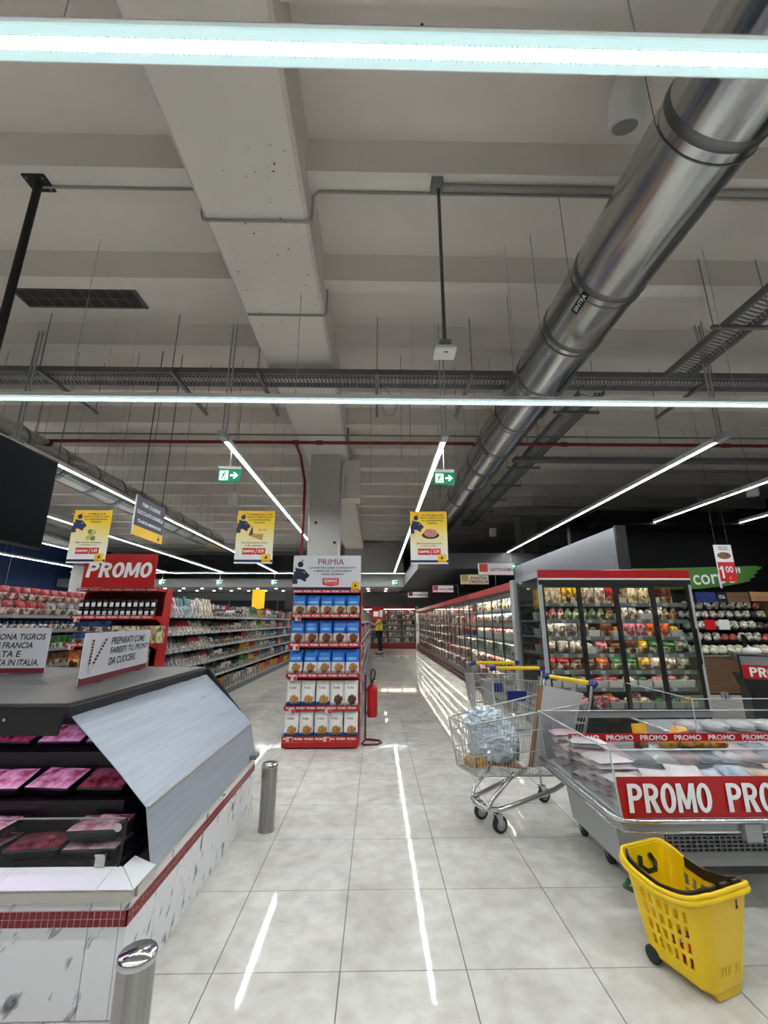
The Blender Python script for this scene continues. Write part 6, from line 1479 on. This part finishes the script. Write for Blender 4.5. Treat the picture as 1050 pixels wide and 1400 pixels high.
plan = [['cauliflower', 'cauliflower'], ['mushroom pack', 'onion net', 'onion net', 'tomato pack'], ['aubergine', 'mushroom pack', 'salad bag', 'salad bag'], ['aubergine', 'mushroom pack', 'onion net', 'salad bag'], ['tomato pack', 'tomato pack', 'onion net', 'mushroom pack']]
for li, z in enumerate(PZ_):
    for i in range(20):
        nm = plan[li][min(int((i / 20 + random.uniform(-.22, .22)) % 1 * len(plan[li])), len(plan[li]) - 1)]
        x = 4.99 + i * .178; r2 = dict((a, e) for a, b_, c_, d_, e in vegc)[nm]
        for q in range(2):
            o = put('vegetable', VM[nm], None, (x + random.uniform(-.02, .02) + q * .05, 8.9 + .15 + li * .1 + q * .06, z + .004 + q * r2 * 1.05), random.uniform(0, 6))
            tag(o, '%s %s, %s from the left on the %s produce step' % (['front', 'upper'][q], nm, nth(i), SHN[li]), 'vegetable', 'vegetables on the produce stand')
for i, (x, z, m_, lb) in enumerate(((6.95, 1.24, PRED, 'red price card on the middle produce step'), (7.25, 1.24, WHT, 'white price card on the middle produce step'))):
    tag(MB().box(-.11, .11, 0, .01, 0, .2).build('price_card', m_, None, (x, 9.02, z + .001)), lb, 'sign')
gs = thing('brush_sign', 'green brush stroke sign with white word corpo on the black wall', 'sign', (5.6, 9.5, 2.3), 0)
top_ = [(0, .26), (1.0, .27), (2.2, .31), (3.05, .33), (3.16, .29), (3.08, .24), (3.0, .22), (3.04, .18), (2.92, .12), (2.96, .08), (2.8, .03), (2.84, -.01), (2.5, -.08), (2.2, -.13), (1.6, -.19), (0, -.24)]
MB().prism(top_[::-1], 0.0, 0.02).build('brush_stroke', mat('brush_green', (74, 122, 50), 0.6, noise=.12, scale=3), gs, fix=True)
o = text(gs, 'il corpo"', 1.42, 1.94, 0.035, -0.003, WHT, h=.44, bold=0.012); o.rotation_euler = (0, R(-3), 0)
o = text(gs, 'la mente', 0.9, 0.55, 0.08, -0.003, WHT, h=.2, bold=0.01); bpy.data.objects.remove(o)
pt = thing('price_banner', 'narrow white and red price banner reading 1,00 hanging before the green sign', 'sign', (5.43, 6.5, 2.0), R(0))
MB().box(-.14, .14, 0, .006, 0, .57).build('sheet', WHT, pt)
rr_ = MB(); rect(rr_, -.125, .14, .0, .30, -.001); rr_.build('red_print', PRED, pt)
one = MB(); one.add([(x_, -.003, z_) for x_, z_ in ((-.085, .05), (-.05, .05), (-.05, .235), (-.08, .235), (-.115, .205), (-.115, .175), (-.085, .19))], [tuple(range(7))]); one.build('numeral', WHT, pt); text(pt, '00', .12, .04, .185, -.003, WHT, h=.10, bold=.04); text(pt, '€', .03, 0.03, .05, -.003, YEL, h=.05, bold=.03)
text(pt, 'FRUTTA E\nVERDURA', .15, 0.0, .515, -.003, INK, h=.06, bold=.02)
pp = MB(); disc(pp, 0, .40, .11, .055, -.002, 0, 14); pp.build('fruit_picture', mat('fruit_print', (150, 100, 50), .6, rgb2=(70, 50, 30), scale=30), pt)
for s in (-.1, .1): MB().tube([(s, .003, .57), (s, .003, SOFFIT - 2.0)], .0015, 4).build('cord', GREY, pt)
